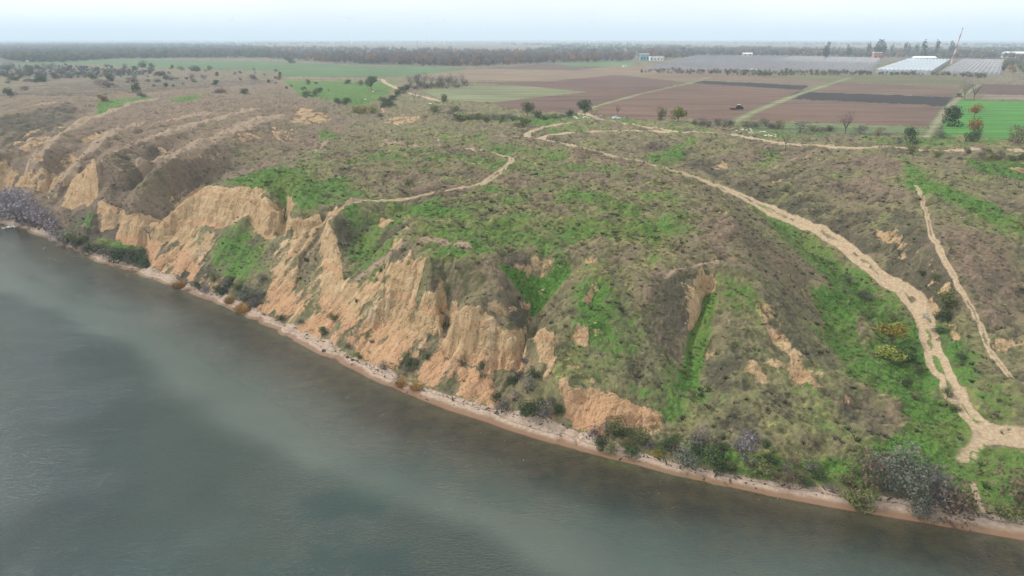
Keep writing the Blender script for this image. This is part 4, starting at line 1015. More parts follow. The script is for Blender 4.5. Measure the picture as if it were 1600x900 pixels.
NAMED = [
 (915,183,25,29,'tree','dark','round dark green tree beside the white rubble near the road junction','tree'),
 (825,184,24,22,'tree','olive','leafy olive green tree behind the pale bush left of the road junction','tree'),
 (817,199,18,32,'shrub','olive','wide pale olive bush left of the loop in the dirt road','bush'),
 (965,179,13,14,'bare','purple','small bare purple bush just behind the parked white car','bush'),
 (1033,187,22,15,'shrub','olive','slim green bush left of the yellow green tree by the ploughed field','bush'),
 (1060,193,28,29,'tree','yellowgreen','rounded yellow green tree at the near edge of the ploughed field','tree'),
 (1320,210,32,30,'bare','purple','tall bare tree standing before the ploughed field on the right','tree'),
 (1343,209,14,20,'shrub','grey','low grey bush at the foot of the tall bare tree','bush'),
 (1251,207,19,26,'shrub','grey','round grey bush on the green strip below the ploughed field','bush'),
 (1227,232,25,22,'bare','grey','small bare tree with a round crown right above the far dirt road','tree'),
 (1204,250,26,18,'bare','grey','bare grey shrub at the head of the side gully below the far road','bush'),
 (1487,197,30,31,'shrub','dark','big dark green bush at the left end of the bright green field','bush'),
 (1522,183,16,20,'tree','orange','rust coloured bush standing inside the bright green field','bush'),
 (1516,221,22,22,'shrub','dark','dark lower bush under the rusty crown at the edge of the bright green field','bush'),
 (1521,212,22,17,'tree','orange','rusty crowned small tree at the lower edge of the bright green field','tree'),
 (1472,216,18,20,'shrub','silver','pale silver bush left of the rusty small tree by the green field','bush'),
 (1422,222,23,24,'shrub','dark','dark bush with pale top beside the field path','bush'),
 (1404,225,9,14,'shrub','purple','small purple brown bush next to the dark bush by the field path','bush'),
 (1423,241,17,18,'shrub','olive','yellowish bush on the near side of the far dirt road','bush'),
 (1591,226,27,28,'shrub','brown','grey brown bush at the right edge below the bright green field','bush'),
 (1506,156,24,18,'bare','purple','left one of the two bare trees at the corner of the dark ploughed strip','tree'),
 (1521,157,27,20,'bare','purple','right one of the two bare trees at the corner of the dark ploughed strip','tree'),
 (1498,152,6,9,'shrub','dark','tiny dark bush at the right tip of the dark ploughed strip','bush'),
 (580,142,21,24,'tree','dark','round dark tree where the pale road bends on the left valley','tree'),
 (563,133,11,14,'shrub','purple','small purplish bush left of the round dark tree by the pale road','bush'),
 (647,159,19,15,'bare','purple','bare purple tree beside the pale track at the valley head','tree'),
 (693,167,19,17,'tree','olive','green small tree by the end of the pale track','tree'),
 (556,176,12,16,'shrub','yellowgreen','left bush of the bright yellow green thicket in the valley','bush'),
 (569,178,14,20,'shrub','yellow','yellow bush in the middle of the bright thicket in the valley','bush'),
 (583,177,14,18,'shrub','yellowgreen','right bush of the bright yellow green thicket in the valley','bush'),
 (594,184,12,14,'shrub','purple','bare purple bush right of the yellow green thicket','bush'),
 (1393,540,32,42,'tree','yellow','yellow autumn bush in the green gully left of the bend of the road','bush'),
 (1390,568,28,42,'tree','yellowgreen','yellow green bush just below the yellow one in the gully','bush'),
 (1412,562,26,32,'shrub','dark','dark green bush between the yellow bushes and the road','bush'),
 (1478,482,30,34,'shrub','olive','yellowish olive bush above the bank right of the road bend','bush'),
 (1470,500,18,26,'shrub','dark','dark hollow bush below the olive one right of the road bend','bush'),
 (1328,442,14,18,'shrub','purple','upper of the two purple bushes above the bright green patch','bush'),
 (1347,466,16,22,'shrub','purple','lower of the two purple bushes above the bright green patch','bush'),
 (285,447,13,26,'reed','reed','leftmost clump of rusty reeds on the shore','reeds'),
 (361,471,13,20,'reed','reed','rusty reed clump on the shore below the grey bushes','reeds'),
 (380,484,15,26,'reed','reed','rusty reed clump at the right end of the grey bushes','reeds'),
 (630,600,14,26,'reed','reed','left half of the rusty reed bed under the central cliffs','reeds'),
 (651,607,12,22,'reed','reed','right half of the rusty reed bed under the central cliffs','reeds'),
 (1025,716,16,20,'shrub','yellow','rust yellow bush on the beach edge right of the orange cliff','bush'),
 (345,462,18,30,'shrub','dark','dark bush at the shore between the two rusty reed clumps','bush'),
 (352,450,18,30,'shrub','silver','silver grey bush above the dark shore bush','bush'),
 (388,470,26,36,'shrub','silver','tall grey bush beside the right rusty reed clump','bush'),
 (322,455,12,26,'shrub','grey','low grey bush right of the leftmost reeds','bush'),
 (1348,768,58,50,'shrub','brown','brownish bush at the left end of the big silver thicket on the shore','bush'),
 (1365,750,40,44,'shrub','silver','silver bush second from left in the thicket on the shore','bush'),
 (1352,790,24,30,'shrub','olive','low olive bush in front of the silver thicket','bush'),
 (1415,745,44,56,'shrub','silver','tallest silver bush in the middle of the shore thicket','bush'),
 (1385,768,34,30,'shrub','silver','pale silver bush under the left half of the shore thicket','bush'),
 (1425,780,44,52,'shrub','silver','broad silver green bush at the front of the shore thicket','bush'),
 (1455,760,38,44,'shrub','grey','grey bush right of the tallest silver one','bush'),
 (1468,790,46,60,'shrub','grey','large grey bush at the right front of the shore thicket','bush'),
 (1445,805,26,34,'shrub','silver','small silver bush standing out onto the sand','bush'),
 (1500,805,44,54,'shrub','brown','reddish brown twiggy bush at the right end of the shore thicket','bush'),
 (1590,790,50,56,'shrub','brown','brown twiggy bush at the right edge above the beach','bush'),
 (1570,812,22,30,'shrub','olive','low yellowish bush below the brown one at the right edge','bush'),
 (1075,722,40,46,'shrub','silver','grey green bush by the pale sand patch on the beach','bush'),
 (1100,700,42,46,'shrub','grey','grey bush up the slope behind the sand patch','bush'),
 (1115,728,32,44,'shrub','dark','dark green bush at the beach edge right of the sand patch','bush'),
 (1160,718,50,40,'shrub','pale','pale dry bush on the lower slope above the beach','bush'),
 (1190,742,28,46,'shrub','olive','olive bush on the beach edge below the pale dry bush','bush'),
 (1235,757,26,36,'shrub','brown','brown bush on the beach edge left of the silver thicket','bush'),
 (1000,690,20,34,'shrub','olive','olive bush low on the slope right of the orange cliff','bush'),
 (1040,705,24,36,'shrub','dark','dark green bush between the orange cliff and the sand patch','bush'),
 (965,680,30,42,'shrub','olive','olive bush at the right foot of the orange cliff','bush'),
 (790,640,22,38,'shrub','grey','grey green bush at the left of the gully mouth','bush'),
 (825,648,26,44,'shrub','dark','big dark bush in the mouth of the gully above the beach','bush'),
 (856,652,34,44,'shrub','grey','grey bush between the gully mouth and the orange cliff','bush'),
 (830,612,30,40,'shrub','grey','grey scrub higher in the gully mouth','bush'),
 (215,412,22,34,'shrub','dark','dark bush at the shore below the long cliff spur','bush'),
 (190,408,20,32,'shrub','dark','dark bush at the shore left of the long cliff spur','bush'),
 (165,398,20,30,'shrub','grey','grey bush above the shore left of the dark bushes','bush'),
 (150,393,16,26,'shrub','olive','olive bush near the shore under the small rock pillar','bush'),
 (235,372,20,30,'bare','brown','bare brown shrub in the mouth of the gully left of the long cliff','bush'),
]
for px, py, hp, wp, sh, kd, lb, ct in NAMED:
    nm = {'bush': 'bush', 'tree': 'tree', 'reeds': 'reed_clump'}[ct]
    plant_px(px, py, hp, wp, sh, kd, nm, lb, ct)
ORD = ['leftmost', 'second', 'third', 'fourth', 'fifth', 'sixth', 'seventh', 'eighth', 'ninth', 'tenth', 'eleventh', 'twelfth', 'thirteenth', 'last']
for i, (px, py, hp, wp) in enumerate(sorted([(2,342,26,34),(14,336,26,34),(28,345,28,36),(26,325,26,34),(42,350,28,36),(42,334,28,34),(57,356,28,34),(56,342,26,34),(72,362,26,32),(84,368,22,28),(92,378,18,22),(12,322,22,30),(100,384,14,18),(70,346,20,26)])):
    plant_px(px, py, hp, wp, 'shrub', 'pale', 'bush', ORD[i] + ' pale lilac bush from the left in the thicket on the left shore', 'bush', 'pale bushes of the left shore thicket')
# rows and bands of smaller plants (pixel band, count, heights, kinds, label)
BANDS = [
 ([(640,120),(730,130)], [(642,138),(652,137),(663,136),(674,139),(684,137),(692,139),(701,137),(712,136),(722,135)], (17,23), (15,22), ['grey','purple','grey','olive'], 'bare', 'tree', 'bare grey tree in the grove behind the pale track', 'bare trees of the grove behind the pale track'),
 (0, [(640,137),(647,139),(657,136),(668,138),(679,137),(687,136),(697,138),(707,135),(716,137),(725,134),(652,128),(690,128),(700,129)], (9,15), (14,22), ['grey','purple','olive','grey'], 'shrub', 'bush', 'bush filling the grove behind the pale track', 'undergrowth of the grove behind the pale track'),
 (0, [(1084,196),(1096,195),(1108,197),(1120,195),(1132,197),(1141,197)], (11,18), (16,24), ['grey','purple','grey'], 'shrub', 'bush', 'grey bush in the row between the tree and the field track', 'grey bushes left of the field track'),
 (0, [(1168,199),(1181,199),(1196,198),(1205,200),(1216,201),(1268,205),(1282,207),(1296,206),(1372,213),(1384,214)], (9,15), (15,22), ['grey','purple','brown'], 'shrub', 'bush', 'greyish bush on the strip between the far road and the ploughed fields', 'bushes between the far road and the ploughed fields'),
 (0, [(718,188),(732,190),(745,187),(758,190),(770,186),(785,189),(797,186),(806,190),(840,186),(852,188),(866,187),(878,184),(890,184),(703,180),(712,176),(679,176)], (9,15), (16,26), ['olive','grey','dark','olive'], 'shrub', 'bush', 'low bush in the scrub row left of the road junction', 'scrub row left of the road junction'),
 (0, [(600,170),(606,163),(613,157),(621,152),(628,147),(634,144),(597,160),(612,166),(540,165),(528,163),(480,152),(493,150)], (9,13), (12,19), ['dark','olive','dark','grey'], 'shrub', 'bush', 'green bush on the bank of the valley below the pale road', 'green bushes on the valley bank'),
 (0, [(1445,240),(1465,246),(1483,250),(1500,252),(1530,246),(1548,250),(1565,247),(1580,252),(1597,250),(1512,241),(1543,240)], (7,12), (12,18), ['grey','purple','olive'], 'shrub', 'bush', 'small bush along the near side of the far road on the right', 'small bushes by the far road on the right'),
 (0, [(942,700),(955,706),(978,700),(988,712),(1012,700),(1055,690),(1062,712),(1085,705),(1130,706),(1142,735),(1150,700),(1175,728),(1205,720),(1215,748),(1228,735),(1250,745),(1262,762),(1280,750),(1300,768),(1318,755),(1330,785),(1270,735),(1130,740),(1200,700),(1180,690),(1240,725)], (9,20), (18,32), ['grey','olive','brown','dark','olive'], 'shrub', 'bush', 'bush in the scrub at the foot of the beach slope', 'scrub bushes at the foot of the green slope'),
 (0, [(800,600),(812,590),(845,632),(862,628),(775,628),(808,625),(872,650),(818,570),(835,590),(930,680),(950,670)], (12,22), (20,32), ['grey','dark','grey'], 'shrub', 'bush', 'greyish bush in the gully between the cliffs', 'bushes in the gully between the cliffs'),
 (0, [(120,390),(132,392),(140,398),(108,378),(178,404),(200,414),(228,420),(205,398),(220,398),(128,380)], (12,18), (18,28), ['dark','grey','olive'], 'shrub', 'bush', 'low bush on the shore foot of the left spurs', 'low bushes at the foot of the left spurs'),
 (0, [(310,452),(335,440),(400,478),(408,462),(372,455),(360,440),(410,440),(438,500),(470,505),(505,520),(545,545),(520,500),(560,560),(640,570),(665,560),(600,575)], (9,16), (14,24), ['grey','dark','olive'], 'shrub', 'bush', 'small bush on the clay slope above the beach', 'small bushes on the clay slope'),
 (0, [(640,290),(1228,300),(1465,520),(1500,560),(1440,430),(1460,440),(1395,500),(1380,520),(1435,585),(1415,600),(1430,620),(1360,470),(1490,640),(1480,620)], (8,14), (12,22), ['grey','dark','olive'], 'shrub', 'bush', 'small bush beside the valley road', 'small bushes beside the valley road'),
]
for _, P_, hr, wr, kd, sh, ct, lb, gr in BANDS:
    for px, py in P_:
        k_ = rnd.choice(kd); xs_ = sorted(p[0] for p in P_); q_ = xs_.index(px) / max(1, len(xs_) - 1)
        side_ = ', left end' if q_ < .25 else (', right end' if q_ > .75 else ', middle')
        adj = {'grey': 'grey', 'purple': 'purplish', 'dark': 'dark green', 'olive': 'olive', 'brown': 'brown'}[k_]
        core = lb.replace('greyish ', '').replace('grey ', '').replace('green bush', 'bush')
        plant_px(px, py, rnd.uniform(*hr), rnd.uniform(*wr), sh, k_, ct, adj + ' ' + core + side_, ct, gr)
# scattered bushes of the left plateau
def nonfield(px, py, fields=[0, 1, 2, 3, 4, 5, 6, 7, 8]):
    for i in fields:
        if pip(FIELDS[i][0], np.array([float(px)]), np.array([float(py)]))[0]: return False
    return True
cnt = 0
for i in range(900):
    px = rnd.uniform(0, 560); py = rnd.uniform(101, 152) if px < 440 else rnd.uniform(124, 150)
    if not nonfield(px, py): continue
    dens = .9 if py < 120 and px < 240 else (.75 if py < 130 else .2)
    if px > 440: dens = .12
    if rnd.random() > dens * .42: continue
    if py > 138 and rnd.random() < .5: continue
    kd = rnd.choice(['grey','dark','purple','olive','dark','grey'] if not (py < 119 and px < 150) else ['purple','grey','olive','grey'])
    hp = rnd.uniform(3.2, 8) * (1 + (py - 110) / 130); cnt += 1
    plant_px(px, py, hp, hp * rnd.uniform(1.0, 1.8), 'shrub', kd, 'bush', {'grey': 'grey', 'dark': 'dark green', 'purple': 'purplish', 'olive': 'olive'}[kd] + ' scattered bush on the ' + ('far left' if px < 150 else 'left' if px < 300 else 'right') + ' part of the dry plateau ' + ('near the wood' if py < 115 else 'behind the spurs'), 'bush', 'scattered bushes on the left plateau', parts=False)
for px, py, hp, wp, kd, lb in [(222,106,11,14,'dark','dark lone tree at the near edge of the far green field on the left'), (305,111,9,13,'dark','dark round bush on the edge of the far green field'), (213,143,17,12,'dark','dark upright bush among the scattered ones on the left plateau'), (170,137,12,34,'purple','wide low purple thicket above the green hollow on the left'), (345,146,12,22,'purple','purplish bush at the left of the pair on the dry plateau'), (383,146,8,18,'dark','dark green bush at the right of the pair on the dry plateau'),(160,158,11,16,'orange','rust yellow bush in the green hollow on the left'),(223,153,8,13,'dark','small dark bush beside the strip of green on the left plateau'),(453,99,10,18,'dark','dark bush at the far edge of the green field'),(661,104,13,9,'grey','lone grey tree at the far end of the green field')]:
    plant_px(px, py, hp, wp, 'shrub', kd, 'bush', lb, 'bush')
print("plants", cnt, time.time() - T0)

# far woods: the nearest trees are trees of their own, the mass behind them is stuff
def gn_scatter(name, pts_, scl, rot, inst, label, cat):
    """one object that carries a copy of a small plant mesh on each of its points"""
    me = bpy.data.meshes.new(name); me.vertices.add(len(pts_)); me.vertices.foreach_set('co', np.asarray(pts_, np.float32).ravel())
    a = me.attributes.new('scl', 'FLOAT_VECTOR', 'POINT'); a.data.foreach_set('vector', np.asarray(scl, np.float32).ravel())
    a = me.attributes.new('rot', 'FLOAT_VECTOR', 'POINT'); a.data.foreach_set('vector', np.asarray(rot, np.float32).ravel())
    a = me.attributes.new('pick', 'INT', 'POINT'); a.data.foreach_set('value', np.random.RandomState(3).randint(0, len(inst), len(pts_)).astype(np.int32))
    o = bpy.data.objects.new(name, me); COL.objects.link(o); tag(o, label, None, None, 'stuff')
    ng = bpy.data.node_groups.new(name, 'GeometryNodeTree'); ng.interface.new_socket('Geometry', in_out='INPUT', socket_type='NodeSocketGeometry'); ng.interface.new_socket('Geometry', in_out='OUTPUT', socket_type='NodeSocketGeometry')
    gi = ng.nodes.new('NodeGroupInput'); go = ng.nodes.new('NodeGroupOutput'); ip = ng.nodes.new('GeometryNodeInstanceOnPoints'); jn = ng.nodes.new('GeometryNodeGeometryToInstance')
    for io in inst[::-1]:
        oi = ng.nodes.new('GeometryNodeObjectInfo'); oi.inputs['Object'].default_value = io; oi.inputs['As Instance'].default_value = True
        ng.links.new(oi.outputs['Geometry'], jn.inputs[0])
    def at(nm, typ):
        n = ng.nodes.new('GeometryNodeInputNamedAttribute'); n.data_type = typ; n.inputs['Name'].default_value = nm; return n.outputs['Attribute']
    ng.links.new(gi.outputs[0], ip.inputs['Points']); ng.links.new(jn.outputs[0], ip.inputs['Instance']); ip.inputs['Pick Instance'].default_value = True
    ng.links.new(at('pick', 'INT'), ip.inputs['Instance Index']); ng.links.new(at('scl', 'FLOAT_VECTOR'), ip.inputs['Scale'])
    er = ng.nodes.new('FunctionNodeEulerToRotation'); ng.links.new(at('rot', 'FLOAT_VECTOR'), er.inputs[0]); ng.links.new(er.outputs[0], ip.inputs['Rotation'])
    ng.links.new(ip.outputs[0], go.inputs[0]); md = o.modifiers.new('scatter', 'NODES'); md.node_group = ng
    return o
def hidden_obj(me): return bpy.data.objects.new(me.name, me)      # never linked: only a source for scatter nodes
FARP = {}
for kd, tw in (('grey', .5), ('purple', .5), ('orange', .2), ('dark', .1), ('olive', .1), ('brown', .4)):
    for v in range(2):
        V, F, lv = leaves(v * 7 + len(kd), 130, 1.0, .9, .08, .085, twig=tw, lobes=7, flatb=.15)
        T = trunk_geo(v, .8, .8, .03, 3, .3); n0 = len(V)
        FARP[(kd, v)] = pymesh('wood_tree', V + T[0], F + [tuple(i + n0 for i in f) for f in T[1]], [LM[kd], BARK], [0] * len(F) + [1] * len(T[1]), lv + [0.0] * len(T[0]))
FP = [hidden_obj(m) for m in FARP.values()]
WOODS = [  # pixel outline, number, tree height m, palette
 ([(0,92),(0,67),(250,69),(420,74),(420,90),(300,91),(180,92),(100,97),(40,98)], 5200, (8, 13), ['grey','purple','olive','grey','dark'], 'the wood beyond the green field'),
 ([(420,92),(420,74),(735,80),(900,84),(1000,86),(985,96),(860,99),(740,104),(690,103),(560,100)], 2600, (6, 14), ['grey','purple','orange','grey','brown'], 'the wood behind the fields'),
 ([(1000,96),(1000,80),(1200,76),(1370,80),(1600,80),(1600,92),(1480,92),(1370,90),(1200,88),(1100,88)], 1900, (8, 14), ['purple','orange','dark','brown','grey'], 'the wood behind the greenhouse frames'),
 ([(1567,116),(1567,98),(1600,92),(1640,94),(1640,116)], 90, (7, 10), ['dark','grey','olive','orange'], 'the trees right of the greenhouse frames'),
 ([(0,119),(0,104),(100,103),(160,108),(230,112),(240,118),(120,123)], 420, (2.5, 4), ['purple','olive','grey','dark'], 'the low thicket in front of the far green field'),
 ([(1000,114),(1180,119),(1370,118),(1480,119),(1540,123),(1540,118),(1370,114),(1180,112),(1010,110)], 430, (2.5, 4.5), ['dark','grey','olive'], 'the hedge below the greenhouse frames')]
cand = []
for wi, (poly, n, hr, pal, where) in enumerate(WOODS):
    a = np.array(poly); k = 0
    while k < n:
        px = rnd.uniform(a[:, 0].min(), a[:, 0].max()); py = rnd.uniform(a[:, 1].min(), a[:, 1].max())
        if not pip(poly, np.array([px]), np.array([py]))[0]: continue
        k += 1; x, y, _z = un(px, py, 26); h = rnd.uniform(*hr) * (1 if rnd.random() < .9 else 1.35)
        cand.append((math.hypot(x, y), x, y, h, h * rnd.uniform(.8, 1.3), rnd.choice(pal), where, wi))
cand.sort(key=lambda c: c[0])
CN = {'grey': 'grey leafless', 'purple': 'purple brown leafless', 'orange': 'rust orange', 'dark': 'dark green', 'olive': 'olive green', 'brown': 'brown'}
single = cand[:60] + [c for c in cand[60:] if c[7] < 3][:230]
sid = set(map(id, single))
for c in single:
    o = link('tree', FARP[(c[5], rnd.randrange(2))]); o.location = (c[1], c[2], 25.6 if c[0] < 800 else 25.9); o.scale = (c[4], c[4], c[3]); o.rotation_euler = (0, 0, rnd.random() * 6)
    qx__ = c[1] / c[2]; sd__ = ' at far left' if qx__ < -.42 else (' left of centre' if qx__ < -.12 else (' near the centre' if qx__ < .12 else ' right of centre' if qx__ < .42 else ' at far right'))
    tag(o, CN[c[5]] + ' tree in front of ' + c[6] + sd__, 'tree', CN[c[5]] + ' trees in front of ' + c[6])
rest = [c for c in cand if id(c) not in sid]
keys = list(FARP.keys())
for kd in LM:
    sub = [c for c in rest if c[5] == kd]
    if not sub or (kd, 0) not in FARP: continue
    gn_scatter('far_wood', [(c[1], c[2], 26) for c in sub], [(c[4], c[4], c[3]) for c in sub], [(0, 0, rnd.random() * 6) for c in sub], [FP[i] for i, k in enumerate(keys) if k[0] == kd], CN[kd] + ' trees of the far woods', 'wood')
# the last tree lines under the horizon
ptsf, scf, rof = [], [], []
for i in range(8000):
    px = rnd.uniform(-150, 1750); py = 63.2 + rnd.random() ** 1.6 * 20
    x, y, _z = un(px, py, 26)
    if vnoise(np.array([x * .0011]), np.array([y * .0006]), 9)[0] < .50: continue
    h = rnd.uniform(8, 14); ptsf.append((x, y, 25.5)); scf.append((h * rnd.uniform(1.5, 3), h * 1.5, h)); rof.append((0, 0, rnd.random() * 6))
gn_scatter('far_tree_line', ptsf, scf, rof, [FP[i] for i, k in enumerate(keys) if k[0] in ('grey', 'dark')], 'hazy blue tree lines below the horizon', 'wood')
for px, py, hp in [(1375-5,92,26),(1290,93,24),(1325,90,18),(1356,88,20),(1377,90,24),(1392,86,14),(1414,86,16),(1420,86,14),(1431,88,18),(1443,92,24),(1461,90,22),(1485,88,20)]:
    x, y, _z = un(px, py, 26); d = math.hypot(x, y); h = hp * d / FOC
    plant(x, y, h, h * (1 if hp != 24 else 1.0), 'poplar', 'dark', 'poplar_tree', 'tall narrow poplar rising above the wood behind the greenhouses', 'tree', 'poplars behind the greenhouses', parts=False)
print("woods", len(cand), time.time() - T0)

# ------------------------------------------------------------------ tussocks and scrub over the near slopes
def clump(seed, n, wid, hgt, blade, kind, flat=False):
    r = random.Random(seed); V, F, lv = [], [], []
    for i in range(n):
        a = r.random() * 6.283; q = r.random() ** .6 * .45 * wid; p = Vector((q * math.cos(a), q * math.sin(a), -.08)); k0 = len(V)
        tip = Vector((p.x * 1.5 + r.uniform(-.25, .25) * wid, p.y * 1.5 + r.uniform(-.25, .25) * wid, hgt * r.uniform(.55, 1)))
        a2 = r.random() * 6.283; sv = Vector((math.cos(a2), math.sin(a2), 0)) * blade
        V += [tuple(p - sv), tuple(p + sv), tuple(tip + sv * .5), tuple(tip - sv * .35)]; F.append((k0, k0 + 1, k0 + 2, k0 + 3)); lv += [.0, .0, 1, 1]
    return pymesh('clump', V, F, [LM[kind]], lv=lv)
N0 = 330000
az = np.random.RandomState(11).uniform(R(-38), R(38), N0); rr_ = np.sqrt(np.random.RandomState(12).uniform(88 ** 2, 420 ** 2, N0))
px_, py_ = np.sin(az) * rr_, np.cos(az) * rr_
keep = np.random.RandomState(13).rand(N0) < np.clip(190 / rr_, 0, 1) ** 1.3 * (1 - sstep(300, 420, rr_))
px_, py_ = px_[keep], py_[keep]
# heights from the finished terrain grid
ci = np.clip(np.interp(np.arctan2(px_, py_), th, np.arange(NC)), 0, NC - 1.001); c0 = ci.astype(int)
rp = np.hypot(px_, py_); zz = np.empty(len(px_))
order = np.argsort(c0, kind='stable')
bounds = np.searchsorted(c0[order], np.arange(NC + 1))
for c in range(NC):
    s_ = order[bounds[c]:bounds[c + 1]]
    if len(s_):
        f = ci[s_] - c; zz[s_] = np.interp(rp[s_], rr[c], Z[c]) * (1 - f) + np.interp(rp[s_], rr[min(c + 1, NC - 1)], Z[min(c + 1, NC - 1)]) * f
g_ = samp(GREEN, px_, py_); c_ = samp(CLAY, px_, py_); d_ = samp(DARK, px_, py_); p_ = samp(PINK, px_, py_); b_ = samp(BEACH, px_, py_); di = samp(DIRT, px_, py_)
s_0 = samp(slope0, px_, py_); nc_ = samp(NOCLAY, px_, py_)
c_ = np.maximum(c_, sstep(1.1, 1.8, s_0) * (1 - nc_))
ok = (zz > 1.5) & (b_ < .25) & (di < .2)
for path, wd, tw, st, nm in ROADS: ok &= polydist(path, px_, py_) > wd * .5 + .15
n1 = fbm(px_ * .18, py_ * .18, 3, 101); n2 = fbm(px_ * .5, py_ * .5, 2, 111)
u = np.random.RandomState(14).rand(len(px_))
darkp = ok & (u < (.20 + .55 * d_ + 1.5 * (n1 - .5) + .8 * (n2 - .5)) * (1 - .9 * sstep(.35, .7, c_)) * .10)
u2 = np.random.RandomState(15).rand(len(px_))
greenp = ok & ~darkp & (u2 < (sstep(.35, .8, g_ + .9 * (n1 - .5))) * (1 - .95 * sstep(.3, .6, c_)) * .40)
u3 = np.random.RandomState(16).rand(len(px_))
strawp = ok & ~darkp & ~greenp & (u3 < (.22 + .6 * (n2 - .4)) * (1 - .97 * sstep(.3, .6, c_)))
def scat(nm, m, sz, hz_, insts, label):
    k = int(m.sum()); r = np.random.RandomState(len(nm)); s = sz * (.4 + 1.3 * r.rand(k) ** 2.5)
    P_ = np.stack([px_[m], py_[m], zz[m] - .05], -1); S_ = np.stack([s, s, s * hz_ * (.7 + .6 * r.rand(k))], -1); R_ = np.stack([np.zeros(k), np.zeros(k), r.rand(k) * 6.283], -1)
    gn_scatter(nm, P_, S_, R_, insts, label, None); return k
kA = scat('dark_scrub', darkp, .72, .6, [hidden_obj(clump(i, 34, 1.0, .8, .075, kd)) for i, kd in enumerate(('grey', 'dark', 'purple', 'brown', 'dark'))], 'low dark scrub dotting the slopes')
kB = scat('green_tufts', greenp, .8, .5, [hidden_obj(clump(10 + i, 20, 1.0, .55, .07, kd)) for i, kd in enumerate(('grass', 'grass', 'olive'))], 'tufts of fresh grass on the turf')
kC = scat('dry_tussocks', strawp, .8, .5, [hidden_obj(clump(20 + i, 20, 1.0, .6, .06, kd)) for i, kd in enumerate(('straw', 'straw', 'brown'))], 'pale dry tussocks on the turf')
print("scatter", kA, kB, kC, time.time() - T0)
# ------------------------------------------------------------------ built things
def box(bm, x0, x1, y0, y1, z0, z1):
    vs = [bm.verts.new((x, y, z)) for z in (z0, z1) for x, y in ((x0, y0), (x1, y0), (x1, y1), (x0, y1))]
    for f in ((3, 2, 1, 0), (4, 5, 6, 7), (0, 1, 5, 4), (1, 2, 6, 5), (2, 3, 7, 6), (3, 0, 4, 7)): bm.faces.new([vs[i] for i in f])
def part(name, mat, parent, fn, loc=(0, 0, 0), bevel=0):
    me = bpy.data.meshes.new(name); bm = bmesh.new(); fn(bm)
    if bevel: bmesh.ops.bevel(bm, geom=bm.edges[:], offset=bevel, segments=2, affect='EDGES')
    bm.to_mesh(me); bm.free(); me.materials.append(mat); return link(name, me, parent, loc)
def cyl(bm, r0, r1, z0, z1, n=10, x=0, y=0):
    ret = bmesh.ops.create_cone(bm, cap_ends=True, segments=n, radius1=r0, radius2=r1, depth=z1 - z0)
    bmesh.ops.translate(bm, verts=ret['verts'], vec=(x, y, (z0 + z1) / 2))
def empty(name, x, y, z, rz=0, label=None, cat=None, group=None):
    o = bpy.data.objects.new(name, None); COL.objects.link(o); o.location = (x, y, z); o.rotation_euler = (0, 0, rz); tag(o, label, cat, group); return o
M = dict(steel=simple_mat('grey_steel', (.33, .33, .34), .6, .4, noise=.1), white=simple_mat('white_paint', (.75, .76, .76), .5, .4), glassroof=simple_mat('whitened_glass', (.42, .46, .48), .35, .5, noise=.05),
         wall=simple_mat('white_wall', (.68, .68, .65), .8, .3, noise=.3), teal=simple_mat('teal_panel', (.20, .36, .37), .6), brick=simple_mat('brick_wall', (.42, .17, .10), .85, noise=.5),
         dark=simple_mat('dark_opening', (.03, .035, .04), .4), roof=simple_mat('grey_roof', (.30, .30, .31), .7, noise=.3), red=simple_mat('red_paint', (.33, .12, .08), .8, noise=.3), faded=simple_mat('faded_white_paint', (.48, .42, .38), .8, noise=.3), pole=simple_mat('weathered_pole', (.20, .19, .18), .8),
         carp=simple_mat('white_car_paint', (.80, .81, .82), .2, .6), glass=simple_mat('car_glass', (.02, .025, .03), .08, .8), tyre=simple_mat('tyre_rubber', (.02, .02, .02), .9), rim=simple_mat('wheel_rim', (.4, .4, .42), .3, .6),
         rustred=simple_mat('dark_red_implement', (.16, .04, .03), .6), turb=simple_mat('turbine_white', (.88, .89, .90), .5), stone=simple_mat('pale_stone', (.62, .60, .55), .9, noise=1), dstone=simple_mat('wet_stone', (.06, .05, .045), .6, noise=2),
         feather=simple_mat('white_feather', (.82, .82, .80), .7), wood=simple_mat('dark_driftwood', (.05, .04, .03), .9, noise=2), reddish=simple_mat('tail_light', (.4, .01, .01), .3), headl=simple_mat('head_light', (.8, .8, .78), .1))
# rain puddle in the right wheel track
pP = [hit(*p) for p in [(1444,490),(1448,489),(1451,493),(1453,499),(1453,506),(1449,507),(1447,501),(1445,496)]]
pz = sum(zat(*p) for p in pP) / len(pP) + .10
pm, pt_, pb = new_mat('puddle'); pb.inputs['Base Color'].default_value = (.20, .19, .17, 1); pb.inputs['Roughness'].default_value = .03; pb.inputs['Specular IOR Level'].default_value = 1.0; pb.inputs['Metallic'].default_value = .45
o = link('puddle', pymesh('puddle', [(p[0], p[1], max(pz, zat(*p) + .05)) for p in pP], [tuple(range(len(pP)))], [pm])); tag(o, kind='structure')
